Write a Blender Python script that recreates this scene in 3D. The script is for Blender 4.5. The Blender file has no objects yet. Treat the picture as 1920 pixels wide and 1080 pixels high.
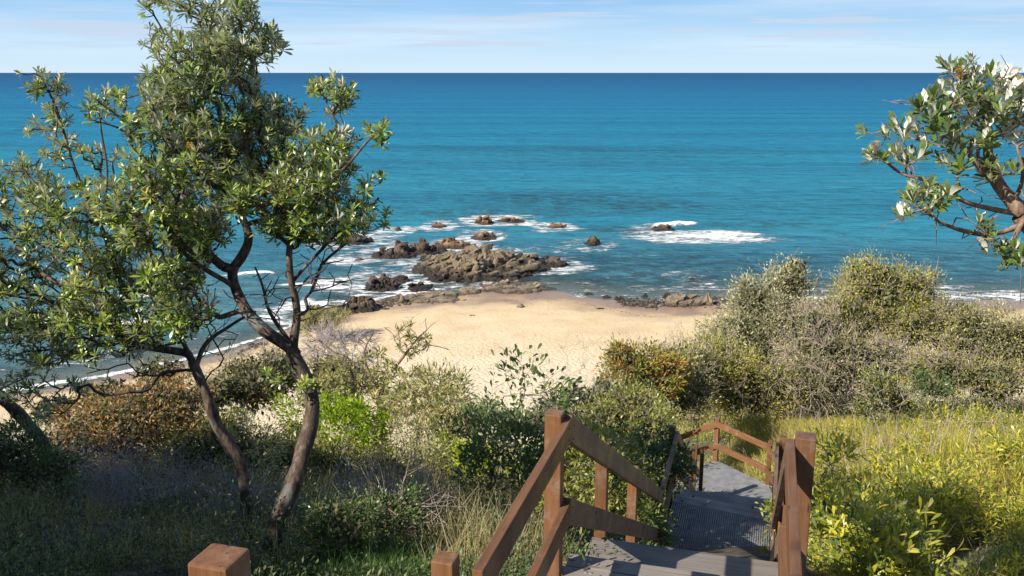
import bpy, math, random
import numpy as np
from mathutils import Vector, Matrix
R = math.radians
random.seed(7); RNG = np.random.default_rng(7)
SC = bpy.context.scene
COL = SC.collection

# ------------------------------------------------------------------ camera
F, PITCH, CZ = 1700.0, R(13.37), 18.0          # focal length in photo pixels, pitch, height of the eye above the sea
cam = bpy.data.cameras.new('camera'); cam.lens = F/1920*36; cam.sensor_width = 36
cam.clip_start = .05; cam.clip_end = 90000
camo = bpy.data.objects.new('camera', cam); COL.objects.link(camo)
camo.location = (0, 0, CZ); camo.rotation_euler = (math.pi/2-PITCH, 0, 0)
SC.camera = camo

# ------------------------------------------------------------------ light
SUN_EL, SUN_AZ = R(36), math.atan2(-.83, -.55)   # direction TO the sun: (-.83,-.55)
sdir = Vector((math.sin(SUN_AZ)*math.cos(SUN_EL), math.cos(SUN_AZ)*math.cos(SUN_EL), math.sin(SUN_EL)))
sun = bpy.data.lights.new('sun', 'SUN'); sun.energy = 5.0; sun.angle = R(.53); sun.color = (1, .93, .82)
suno = bpy.data.objects.new('sun', sun); COL.objects.link(suno); suno.location = (-20, -15, 45)
suno.rotation_euler = sdir.to_track_quat('Z', 'Y').to_euler()
W = bpy.data.worlds.new('World'); SC.world = W; W.use_nodes = True
def build_world():
    nt = W.node_tree; N = nt.nodes; L = nt.links; N.clear()
    out = N.new('ShaderNodeOutputWorld'); bg = N.new('ShaderNodeBackground')
    sky = N.new('ShaderNodeTexSky'); sky.sky_type = 'NISHITA'; sky.sun_disc = False
    sky.sun_elevation = SUN_EL; sky.sun_rotation = SUN_AZ; sky.altitude = 20
    sky.air_density = 1.0; sky.dust_density = .25; sky.ozone_density = 3.0
    tc = N.new('ShaderNodeTexCoord'); sep = N.new('ShaderNodeSeparateXYZ'); L.new(tc.outputs['Generated'], sep.inputs[0])
    def M(op, a, b=None, c=None):
        m = N.new('ShaderNodeMath'); m.operation = op
        for i, v in enumerate((a, b, c)):
            if v is None: continue
            if isinstance(v, (int, float)): m.inputs[i].default_value = v
            else: L.new(v, m.inputs[i])
        return m.outputs[0]
    az = M('ARCTAN2', sep.outputs[0], sep.outputs[1])
    el = sep.outputs[2]
    # streaky low cloud: noise on a stretched (azimuth, elevation) chart
    def streak(sa, se, seed, lo, hi, detail=4):
        cb = N.new('ShaderNodeCombineXYZ'); L.new(M('MULTIPLY', az, sa), cb.inputs[0]); L.new(M('MULTIPLY', el, se), cb.inputs[1]); cb.inputs[2].default_value = seed
        n = N.new('ShaderNodeTexNoise'); n.inputs['Scale'].default_value = 1; n.inputs['Detail'].default_value = detail; n.inputs['Roughness'].default_value = .5
        L.new(cb.outputs[0], n.inputs['Vector'])
        mr = N.new('ShaderNodeMapRange'); mr.interpolation_type = 'SMOOTHSTEP'
        mr.inputs[1].default_value = lo; mr.inputs[2].default_value = hi; L.new(n.outputs[0], mr.inputs[0])
        return mr.outputs[0]
    def band(a, b, c, d):
        m1 = N.new('ShaderNodeMapRange'); m1.inputs[1].default_value = a; m1.inputs[2].default_value = b; L.new(el, m1.inputs[0])
        m2 = N.new('ShaderNodeMapRange'); m2.inputs[1].default_value = d; m2.inputs[2].default_value = c; L.new(el, m2.inputs[0])
        return M('MULTIPLY', m1.outputs[0], m2.outputs[0])
    veil = M('MULTIPLY', streak(2.6, 34, 3.1, .38, .68, 5), band(.004, .03, .14, .5))
    grey = M('MULTIPLY', streak(6.5, 150, 4.4, .53, .66, 4), band(.016, .028, .062, .085))
    def mixc(f, a, b, k):
        m = N.new('ShaderNodeMixRGB'); L.new(M('MULTIPLY', f, k), m.inputs[0]); L.new(a, m.inputs[1])
        m.inputs[2].default_value = (*b, 1); return m.outputs[0]
    # clean sea air: pale blue down to the horizon, passing into the physical sky higher up
    hr = N.new('ShaderNodeValToRGB'); e = hr.color_ramp.elements; e.new(.5); e.new(.7)
    for q, (p_, c_) in zip(e, ((0, (.62, .76, .87)), (.08, (.48, .69, .87)), (.20, (.30, .54, .82)), (1, (.16, .34, .66)))): q.position = p_; q.color = (*c_, 1)
    m0 = N.new('ShaderNodeMapRange'); m0.inputs[1].default_value = 0; m0.inputs[2].default_value = .35; L.new(el, m0.inputs[0]); L.new(m0.outputs[0], hr.inputs[0])
    sc_ = N.new('ShaderNodeVectorMath'); sc_.operation = 'SCALE'; sc_.inputs['Scale'].default_value = 9.6; L.new(hr.outputs[0], sc_.inputs[0])
    m9 = N.new('ShaderNodeMapRange'); m9.interpolation_type = 'SMOOTHSTEP'; m9.inputs[1].default_value = .12; m9.inputs[2].default_value = .5; L.new(el, m9.inputs[0])
    mb = N.new('ShaderNodeMixRGB'); L.new(m9.outputs[0], mb.inputs[0]); L.new(sc_.outputs[0], mb.inputs[1]); L.new(sky.outputs[0], mb.inputs[2])
    c1 = mixc(veil, mb.outputs[0], (8.1, 8.7, 9.3), .34)
    c2 = mixc(grey, c1, (5.2, 6.1, 7.4), .75)
    L.new(c2, bg.inputs[0]); bg.inputs[1].default_value = .074
    L.new(bg.outputs[0], out.inputs[0])
build_world()
SC.view_settings.view_transform = 'Standard'; SC.view_settings.look = 'None'
SC.view_settings.gamma = 1; SC.view_settings.use_curve_mapping = False
SC.view_settings.exposure = .66
SC.cycles.max_bounces = 5; SC.cycles.transparent_max_bounces = 6
SC.cycles.use_adaptive_sampling = True; SC.cycles.adaptive_threshold = .015

# ------------------------------------------------------------------ pixel <-> world
CP, SP = math.cos(PITCH), math.sin(PITCH)
def PX(x, y, d):
    """point seen at photo pixel (x, y) at depth d along the view axis"""
    a = (540-y)/F*d
    return np.array([(x-960)/F*d, d*CP+a*SP, CZ+a*CP-d*SP])
def PZ(x, y, z):
    a = (y-540)/F
    return PX(x, y, (CZ-z)/(a*CP+SP))
def proj(P):
    P = np.atleast_2d(P); z = P[:, 2]-CZ
    d = P[:, 1]*CP-z*SP; u = P[:, 1]*SP+z*CP
    d = np.maximum(d, .05)
    return np.stack([960+F*P[:, 0]/d, 540-F*u/d, d], 1)

# ------------------------------------------------------------------ noise
def vnoise(P, seed=0):
    P = np.asarray(P, float); i = np.floor(P).astype(np.int64); f = P-i; f = f*f*(3-2*f)
    out = 0
    def h(a, b, c):
        n = (a*374761393+b*668265263+c*2147483647+seed*974711) & 0xffffffff
        n = ((n ^ (n >> 13))*1274126177) & 0xffffffff
        return ((n ^ (n >> 16)) & 0xffff)/65535.
    for dx in (0, 1):
        for dy in (0, 1):
            for dz in (0, 1):
                w = (f[..., 0] if dx else 1-f[..., 0])*(f[..., 1] if dy else 1-f[..., 1])*(f[..., 2] if dz else 1-f[..., 2])
                out = out+w*h(i[..., 0]+dx, i[..., 1]+dy, i[..., 2]+dz)
    return out
def fbm(P, seed=0, o=4):
    s = 0; a = .5; P = np.asarray(P, float)
    for k in range(o): s = s+a*(vnoise(P*2**k, seed+k)-.5); a *= .5
    return s
def n2(x, y, s, seed=0, o=4):
    return fbm(np.stack([x*s, y*s, np.zeros_like(x)+.5], -1), seed, o)
def sst(t): t = np.clip(t, 0, 1); return t*t*(3-2*t)

# ------------------------------------------------------------------ ground shape (metres above the sea)
SHX = [-200, -60, -29.1, -18.8, -15.6, -11.2, -5, 1.8, 6, 10.2, 16.3, 41.7, 80, 200]
SHY = [20, 38, 48.7, 56.7, 63.8, 70.8, 74.5, 75.5, 73, 70.3, 71, 71.7, 66, 50]
def shore(x): return np.interp(x, SHX, SHY)
LP = ([-60, -20, -5, 0, 4, 7.7, 11, 14, 18, 24, 30, 36, 41], [19, 18, 17, 16.1, 14.95, 13.65, 12.5, 11.3, 9.1, 6, 3.5, 1.7, .95])
MP = ([-60, -20, -5, 0, 5, 9, 12, 16, 19, 27, 36, 44], [19, 18, 16.8, 16.0, 14.6, 12.7, 11.5, 9.75, 7.7, 5.5, 2.7, 1.0])
RP = ([-60, -20, -5, 0, 4, 9, 14, 20, 26, 32, 40, 46], [19, 18, 17.2, 16.5, 15.45, 13.6, 11.7, 9.5, 7.3, 5.3, 2.7, 1.0])
def stairx(y): return .28*(y-4)+.95
def gz(x, y, detail=True):
    x = np.asarray(x, float); y = np.asarray(y, float)
    xs = stairx(np.clip(y, 0, 16))
    wl = sst((xs-1.3-x)/3.2); wr = sst((x-xs-1.1)/3.0)
    z = np.interp(y, *LP)*wl+np.interp(y, *MP)*(1-wl-wr)+np.interp(y, *RP)*wr
    toe = np.where(x < -10, np.interp(x, [-60, -29, -10], [30, 39, 42]), 44.)
    sh = shore(x)
    t = np.clip((y-toe)/(sh-toe), 0, 1)
    beach = 1.0*(1-t)**1.15
    sea = -(y-sh)*.035
    zb = np.where(y < sh, beach, np.maximum(sea, -4))
    z = np.maximum(z, np.where(y < toe, -9, zb)); z = np.where(y > toe+2, zb, z)
    if detail:
        amp = sst((toe+1-y)/6.)
        z = z+amp*(n2(x, y, .55, 3)*.55+n2(x, y, 2.1, 5, 3)*.13)+(1-amp)*n2(x, y, .35, 8, 3)*.10
    return z
def on_ground(x, y): return np.array([x, y, float(gz(np.array([x]), np.array([y]))[0])])

# ------------------------------------------------------------------ object helpers
def link(o, parent=None):
    COL.objects.link(o)
    if parent is not None: o.parent = parent
    return o
def tag(o, label=None, cat=None, group=None, kind=None):
    if label: o['label'] = label
    if cat: o['category'] = cat
    if group: o['group'] = group
    if kind: o['kind'] = kind
    return o
def thing(name, label, cat, loc=(0, 0, 0), rz=0, group=None):
    o = bpy.data.objects.new(name, None); o.empty_display_size = .2; COL.objects.link(o)
    o.location = [float(v) for v in loc]; o.rotation_euler = (0, 0, rz)
    return tag(o, label, cat, group)
def np_mesh(name, V, Fa, mats, smooth=False):
    V = np.asarray(V, np.float32).reshape(-1, 3); Fa = np.asarray(Fa, np.int32)
    k = Fa.shape[1]; me = bpy.data.meshes.new(name)
    me.vertices.add(len(V)); me.vertices.foreach_set('co', V.ravel())
    me.loops.add(Fa.size); me.loops.foreach_set('vertex_index', Fa.ravel())
    me.polygons.add(len(Fa)); me.polygons.foreach_set('loop_start', np.arange(0, Fa.size, k, dtype=np.int32))
    me.polygons.foreach_set('loop_total', np.full(len(Fa), k, np.int32))
    if smooth: me.polygons.foreach_set('use_smooth', np.ones(len(Fa), bool))
    for m in (mats if isinstance(mats, (list, tuple)) else [mats]): me.materials.append(m)
    me.update(calc_edges=True)
    return me
def np_obj(name, V, Fa, mats, parent=None, smooth=False, local=False):
    """V in world coordinates; put into the parent's frame"""
    V = np.asarray(V, float).reshape(-1, 3)
    if parent is not None and not local: V = V-np.array(parent.location)
    return link(bpy.data.objects.new(name, np_mesh(name, V, Fa, mats, smooth)), parent)
class Geo:
    def __init__(s): s.v = []; s.f = []; s.n = 0
    def add(s, V, Fa):
        V = np.asarray(V, float).reshape(-1, 3); s.v.append(V); s.f.append(np.asarray(Fa, int)+s.n); s.n += len(V)
    def obj(s, name, mats, parent=None, smooth=False, local=False):
        return np_obj(name, np.concatenate(s.v), np.concatenate(s.f), mats, parent, smooth, local)

# ------------------------------------------------------------------ materials
def newmat(name):
    m = bpy.data.materials.new(name); m.use_nodes = True
    return m, m.node_tree, m.node_tree.nodes['Principled BSDF']
def nd(nt, t, **kw):
    n = nt.nodes.new(t)
    for k, v in kw.items():
        if k in n.inputs: n.inputs[k].default_value = v
        else: setattr(n, k, v)
    return n
def noise(nt, vec, scale, detail=4, rough=.55):
    n = nd(nt, 'ShaderNodeTexNoise', Scale=scale, Detail=detail, Roughness=rough)
    if vec is not None: nt.links.new(vec, n.inputs['Vector'])
    return n.outputs['Fac']
def ramp(nt, fac, stops):
    r = nt.nodes.new('ShaderNodeValToRGB'); e = r.color_ramp.elements
    while len(e) < len(stops): e.new(.5)
    for el, (p, c) in zip(e, stops): el.position = p; el.color = (*c, 1) if len(c) == 3 else c
    nt.links.new(fac, r.inputs[0]); return r.outputs[0]
def mix(nt, f, a, b, mode='MIX'):
    m = nt.nodes.new('ShaderNodeMixRGB'); m.blend_type = mode
    for i, v in enumerate((f, a, b)):
        if isinstance(v, (int, float)): m.inputs[i].default_value = v
        elif isinstance(v, tuple): m.inputs[i].default_value = (*v, 1)
        else: nt.links.new(v, m.inputs[i])
    return m.outputs[0]
def math_(nt, op, a, b=None, clamp=False):
    m = nt.nodes.new('ShaderNodeMath'); m.operation = op; m.use_clamp = clamp
    for i, v in enumerate((a, b)):
        if v is None: continue
        if isinstance(v, (int, float)): m.inputs[i].default_value = v
        else: nt.links.new(v, m.inputs[i])
    return m.outputs[0]
def mrange(nt, v, a, b, c=0., d=1., smooth=True):
    m = nt.nodes.new('ShaderNodeMapRange'); m.interpolation_type = 'SMOOTHSTEP' if smooth else 'LINEAR'
    for i, k in enumerate((a, b, c, d)): m.inputs[i+1].default_value = k
    nt.links.new(v, m.inputs[0]); return m.outputs[0]
def bump(nt, h, strength, dist, bsdf, normal=None):
    b = nt.nodes.new('ShaderNodeBump'); b.inputs['Strength'].default_value = strength; b.inputs['Distance'].default_value = dist
    nt.links.new(h, b.inputs['Height'])
    if normal is not None: nt.links.new(normal, b.inputs['Normal'])
    nt.links.new(b.outputs[0], bsdf.inputs['Normal']); return b.outputs[0]
def coords(nt, kind='Object'): return nt.nodes.new('ShaderNodeTexCoord').outputs[kind]
def pos(nt): return nt.nodes.new('ShaderNodeNewGeometry').outputs['Position']
def scalev(nt, v, s):
    m = nt.nodes.new('ShaderNodeMapping'); m.inputs['Scale'].default_value = s; nt.links.new(v, m.inputs['Vector']); return m.outputs[0]

def leaf_mat(name, cols, back=None, trans=.3, rough=.5, spec=.4, tsat=(1.25, 1.3, .6)):
    """cols: colours spread over the single leaves; back: colour of the underside"""
    m, nt, b = newmat(name)
    g = nt.nodes.new('ShaderNodeNewGeometry')
    rnd = g.outputs['Random Per Island']
    nz = noise(nt, g.outputs['Position'], 1.6, 2)
    f = math_(nt, 'ADD', math_(nt, 'MULTIPLY', rnd, .65), math_(nt, 'MULTIPLY', mrange(nt, nz, .3, .7), .35))
    n = len(cols); f = math_(nt, 'ADD', f, math_(nt, 'MULTIPLY', math_(nt, 'SUBTRACT', noise(nt, g.outputs['Position'], 4.5, 2), .5), .5))
    c = ramp(nt, f, [(i/(n-1)*.92+.04, cols[i]) for i in range(n)])
    if back: c = mix(nt, g.outputs['Backfacing'], c, back)
    nt.links.new(c, b.inputs['Base Color']); b.inputs['Roughness'].default_value = rough
    b.inputs['Specular IOR Level'].default_value = spec
    if trans > 0:
        tr = nt.nodes.new('ShaderNodeBsdfTranslucent')
        nt.links.new(mix(nt, 1., c, tsat, 'MULTIPLY'), tr.inputs[0])
        mx = nt.nodes.new('ShaderNodeMixShader'); mx.inputs[0].default_value = trans
        nt.links.new(b.outputs[0], mx.inputs[1]); nt.links.new(tr.outputs[0], mx.inputs[2])
        nt.links.new(mx.outputs[0], nt.nodes['Material Output'].inputs[0])
    return m
def bark_mat(name, c1, c2, c3, scale=18, lichen=None):
    m, nt, b = newmat(name); p = pos(nt)
    v = scalev(nt, p, (1, 1, .35))
    n1 = noise(nt, v, scale, 6, .65); n2_ = noise(nt, p, 3.2, 3)
    c = ramp(nt, n1, [(.3, c1), (.5, c2), (.72, c3)])
    if lichen: c = mix(nt, mrange(nt, n2_, .58, .66), c, lichen)
    nt.links.new(c, b.inputs['Base Color']); b.inputs['Roughness'].default_value = .9
    bump(nt, n1, .9, .02, b); return m
MAT = {}
def mats():
    # timber
    for nm, ca, cb, cc in (('timber', (.115, .052, .022), (.195, .088, .036), (.26, .135, .062)), ('timber_worn', (.12, .066, .04), (.20, .115, .07), (.29, .18, .12)),
                           ('deck_board', (.15, .13, .115), (.24, .205, .175), (.32, .275, .235))):
        m, nt, b = newmat(nm); c0 = coords(nt)
        g = nt.nodes.new('ShaderNodeAttribute'); g.attribute_name = 'grain'
        v = scalev(nt, g.outputs['Vector'], (1.6, 26, 26))
        n1 = noise(nt, v, 1.3, 7, .68); n0 = noise(nt, g.outputs['Vector'], 2.7, 4)
        oi = nt.nodes.new('ShaderNodeObjectInfo')
        c = ramp(nt, n1, [(.28, ca), (.52, cb), (.75, cc)])
        c = mix(nt, math_(nt, 'MULTIPLY', mrange(nt, n0, .35, .75), .45), c, ca)
        wn = noise(nt, p_ := pos(nt), 5.5, 6, .7); c = mix(nt, math_(nt, 'MULTIPLY', mrange(nt, wn, .52, .68), .38), c, (.27, .215, .17)); vk = nd(nt, 'ShaderNodeTexVoronoi', Scale=1.0); nt.links.new(scalev(nt, g.outputs['Vector'], (2.2, 14, 14)), vk.inputs['Vector'])
        c = mix(nt, mrange(nt, vk.outputs['Distance'], .10, .03), c, (.03, .016, .01)); cr_ = noise(nt, scalev(nt, g.outputs['Vector'], (1.1, 60, 60)), 1., 3, .5); c = mix(nt, mrange(nt, cr_, .66, .72), c, (.045, .025, .016))
        hs = nt.nodes.new('ShaderNodeHueSaturation'); nt.links.new(c, hs.inputs['Color'])
        nt.links.new(math_(nt, 'ADD', math_(nt, 'MULTIPLY', oi.outputs['Random'], .34), .83), hs.inputs['Value'])
        nt.links.new(hs.outputs[0], b.inputs['Base Color'])
        b.inputs['Roughness'].default_value = .48 if nm == 'timber' else .7
        nt.links.new(mrange(nt, n0, .3, .7, .38, .68), b.inputs['Roughness'])
        bump(nt, n1, .35, .004, b); MAT[nm] = m
    m, nt, b = newmat('grip_mesh'); p = pos(nt)
    n1 = noise(nt, p, 7, 5); n3 = noise(nt, p, 60, 3)
    c = ramp(nt, n1, [(.3, (.15, .155, .165)), (.7, (.25, .25, .25))]); c = mix(nt, mrange(nt, n3, .6, .75), c, (.16, .13, .10))
    nt.links.new(c, b.inputs['Base Color']); b.inputs['Roughness'].default_value = .75; MAT['grip'] = m
    m, nt, b = newmat('grip_hole_shade'); b.inputs['Base Color'].default_value = (.035, .036, .04, 1); b.inputs['Roughness'].default_value = .95; MAT['hole'] = m  # near black, stands for the shade seen through the mesh openings
    m, nt, b = newmat('galvanised_bolt'); b.inputs['Base Color'].default_value = (.55, .55, .55, 1); b.inputs['Metallic'].default_value = .8; b.inputs['Roughness'].default_value = .4; MAT['bolt'] = m
    # barks and stems
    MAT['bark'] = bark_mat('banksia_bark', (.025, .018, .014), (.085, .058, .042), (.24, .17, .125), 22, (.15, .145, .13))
    MAT['bark_r'] = bark_mat('banksia_bark_sunlit', (.09, .05, .035), (.24, .15, .105), (.42, .29, .21), 22)  # lighter copy of the bark, sunlight put into its colour
    MAT['twig'] = bark_mat('twig_bark', (.10, .065, .045), (.21, .15, .11), (.34, .26, .2), 30)
    MAT['deadtwig'] = bark_mat('dead_twig', (.20, .15, .12), (.36, .29, .235), (.52, .44, .37), 12)
    MAT['lilactwig'] = bark_mat('weathered_dead_twig', (.22, .18, .175), (.42, .36, .355), (.60, .54, .52), 12)
    MAT['palestem'] = bark_mat('pale_stem', (.34, .28, .22), (.5, .42, .35), (.62, .55, .47), 12)
    # leaves
    MAT['banksia'] = leaf_mat('banksia_leaf', [(.022, .045, .012), (.045, .085, .017), (.10, .16, .026), (.20, .28, .04), (.34, .41, .07), (.36, .28, .09)], (.56, .56, .46), .15, .34, .55)
    MAT['banksia_s'] = leaf_mat('banksia_leaf_silver', [(.035, .07, .015), (.07, .12, .022), (.12, .18, .035), (.20, .26, .06)], (.82, .80, .72), .10, .35, .55)
    MAT['greyleaf'] = leaf_mat('grey_green_leaf', [(0.101, 0.122, 0.032), (0.187, 0.199, 0.057), (0.316, 0.303, 0.105), (0.517, 0.436, 0.178)], (0.589, 0.521, 0.251), .2, .5)
    MAT['silverleaf'] = leaf_mat('silver_leaf', [(0.125, 0.137, 0.05), (0.238, 0.235, 0.1), (0.4, 0.361, 0.184), (0.589, 0.536, 0.317)], (0.589, 0.589, 0.359), .2, .5)
    MAT['oliveleaf'] = leaf_mat('olive_leaf', [(0.114, 0.137, 0.016), (0.221, 0.232, 0.03), (0.358, 0.341, 0.053), (0.571, 0.45, 0.106)], (0.489, 0.423, 0.141), .25, .5)
    MAT['darkleaf'] = leaf_mat('dark_green_leaf', [(0.033, 0.069, 0.019), (0.068, 0.117, 0.027), (0.114, 0.179, 0.037), (0.197, 0.248, 0.062)], (0.182, 0.221, 0.099), .2, .35, .5)
    MAT['midleaf'] = leaf_mat('mid_green_leaf', [(0.085, 0.118, 0.02), (0.153, 0.189, 0.029), (0.238, 0.263, 0.043), (0.373, 0.353, 0.071)], (0.373, 0.34, 0.114), .25, .4, .5)
    MAT['limeleaf'] = leaf_mat('lime_leaf', [(0.115, 0.192, 0.008), (0.207, 0.315, 0.012), (0.31, 0.42, 0.016), (0.437, 0.49, 0.032)], None, .4, .4, .4)
    MAT['yellowleaf'] = leaf_mat('yellow_green_leaf', [(0.28, 0.36, 0.02), (0.42, 0.48, 0.03), (0.56, 0.58, 0.05)], None, .4, .45)
    MAT['orangeleaf'] = leaf_mat('rusty_leaf', [(0.139, 0.149, 0.031), (0.278, 0.218, 0.052), (0.455, 0.276, 0.072), (0.607, 0.322, 0.093), (0.582, 0.437, 0.186)], None, .3, .5, .4, (1.2, 1.0, .6))
    MAT['rustgreen'] = leaf_mat('green_leaf_with_rusty_tips', [(0.091, 0.132, 0.024), (0.182, 0.224, 0.036), (0.304, 0.29, 0.048), (0.546, 0.29, 0.059), (0.62, 0.224, 0.071)], None, .3, .5, .4, (1.2, 1.1, .6))
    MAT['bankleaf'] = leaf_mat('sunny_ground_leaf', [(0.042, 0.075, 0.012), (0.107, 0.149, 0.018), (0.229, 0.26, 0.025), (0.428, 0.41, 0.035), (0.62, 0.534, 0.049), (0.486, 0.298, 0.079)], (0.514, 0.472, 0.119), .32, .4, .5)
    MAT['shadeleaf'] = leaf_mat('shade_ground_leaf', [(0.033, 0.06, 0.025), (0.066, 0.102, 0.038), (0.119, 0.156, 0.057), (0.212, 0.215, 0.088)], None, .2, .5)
    MAT['drygrass'] = leaf_mat('dry_grass', [(.22, .18, .09), (.36, .29, .15), (.48, .40, .22), (.30, .30, .10)], None, .35, .6)
    MAT['yellowgrass'] = leaf_mat('yellow_green_grass', [(0.212, 0.252, 0.028), (0.376, 0.378, 0.047), (0.541, 0.462, 0.085), (0.541, 0.378, 0.132)], None, .4, .6)
    MAT['greengrass'] = leaf_mat('green_grass', [(0.032, 0.088, 0.016), (0.064, 0.144, 0.028), (0.112, 0.192, 0.04)], None, .35, .5)
    MAT['innerleaf'] = leaf_mat('inner_leaf', [(.045, .06, .022), (.08, .095, .035), (.13, .125, .06), (.19, .165, .10)], None, .1, .7)  # dark tones carry the shade inside the bushes
    MAT['litter'] = leaf_mat('leaf_litter', [(.06, .04, .025), (.13, .085, .05), (.22, .155, .1), (.34, .26, .18)], None, .1, .8)
    MAT['flower'] = leaf_mat('flower_spike', [(.55, .33, .04), (.68, .46, .06), (.5, .25, .05)], None, .1, .8)
mats()

# ------------------------------------------------------------------ structure: terrain
def terrain():
    def axis(a, b, c0, k, s0):       # spacing s0 near c0, growing away
        out = [c0]; x = c0
        while x < b: x += s0*(1+abs(x-c0)*k); out.append(x)
        x = c0
        while x > a: x -= s0*(1+abs(x-c0)*k); out.insert(0, x)
        return np.array(out)
    xs = axis(-190, 190, 0, .035, .22); ys = axis(-45, 150, 8, .028, .22)
    X, Y = np.meshgrid(xs, ys); Z = gz(X, Y)
    n, m = X.shape
    V = np.stack([X, Y, Z], -1).reshape(-1, 3)
    i = np.arange((n-1)*(m-1)); r = i//(m-1); c = i % (m-1); a = r*m+c
    Fa = np.stack([a, a+1, a+m+1, a+m], 1)
    mat, nt, b = newmat('sand_and_soil'); p = pos(nt)
    sep = nt.nodes.new('ShaderNodeSeparateXYZ'); nt.links.new(p, sep.inputs[0]); z = sep.outputs[2]
    na = noise(nt, p, .35, 4); nb = noise(nt, p, 3.5, 5); nc = noise(nt, p, 22, 4)
    sand = ramp(nt, na, [(.3, (.57, .42, .235)), (.5, (.66, .505, .30)), (.72, (.71, .57, .37))])
    sand = mix(nt, math_(nt, 'MULTIPLY', mrange(nt, nc, .45, .75), .25), sand, (.42, .27, .14))
    # coarser, paler dry sand up the beach; darker wet sand by the water
    dry = mrange(nt, math_(nt, 'ADD', z, math_(nt, 'MULTIPLY', nb, .25)), .45, .95)
    sand = mix(nt, math_(nt, 'MULTIPLY', dry, .6), sand, (.73, .64, .47))
    wetz = math_(nt, 'ADD', z, math_(nt, 'MULTIPLY', na, -.30))
    wet = mrange(nt, wetz, .05, -.12)
    sand = mix(nt, wet, sand, (.30, .195, .125))
    soil = ramp(nt, nb, [(.3, (.035, .026, .016)), (.55, (.085, .062, .038)), (.75, (.15, .115, .07))])
    soil = mix(nt, mrange(nt, noise(nt, p, .8, 3), .45, .65), soil, (.07, .085, .028))
    isoil = mrange(nt, math_(nt, 'ADD', z, math_(nt, 'MULTIPLY', nb, 1.1)), 1.95, 2.7)
    nt.links.new(mix(nt, isoil, sand, soil), b.inputs['Base Color'])
    nt.links.new(mrange(nt, wetz, .02, -.14, .92, .25), b.inputs['Roughness'])
    vor = nd(nt, 'ShaderNodeTexVoronoi', Scale=2.6); nt.links.new(p, vor.inputs['Vector'])
    pits = mrange(nt, vor.outputs['Distance'], .12, .42)
    h = math_(nt, 'ADD', math_(nt, 'MULTIPLY', pits, dry), math_(nt, 'ADD', math_(nt, 'MULTIPLY', nc, .3), nb))
    bp = bump(nt, h, .55, .09, b)
    o = np_obj('ground', V, Fa, mat, smooth=True); tag(o, 'sandy beach and scrubby slope falling to the water', None, None, 'structure')
terrain()

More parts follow.
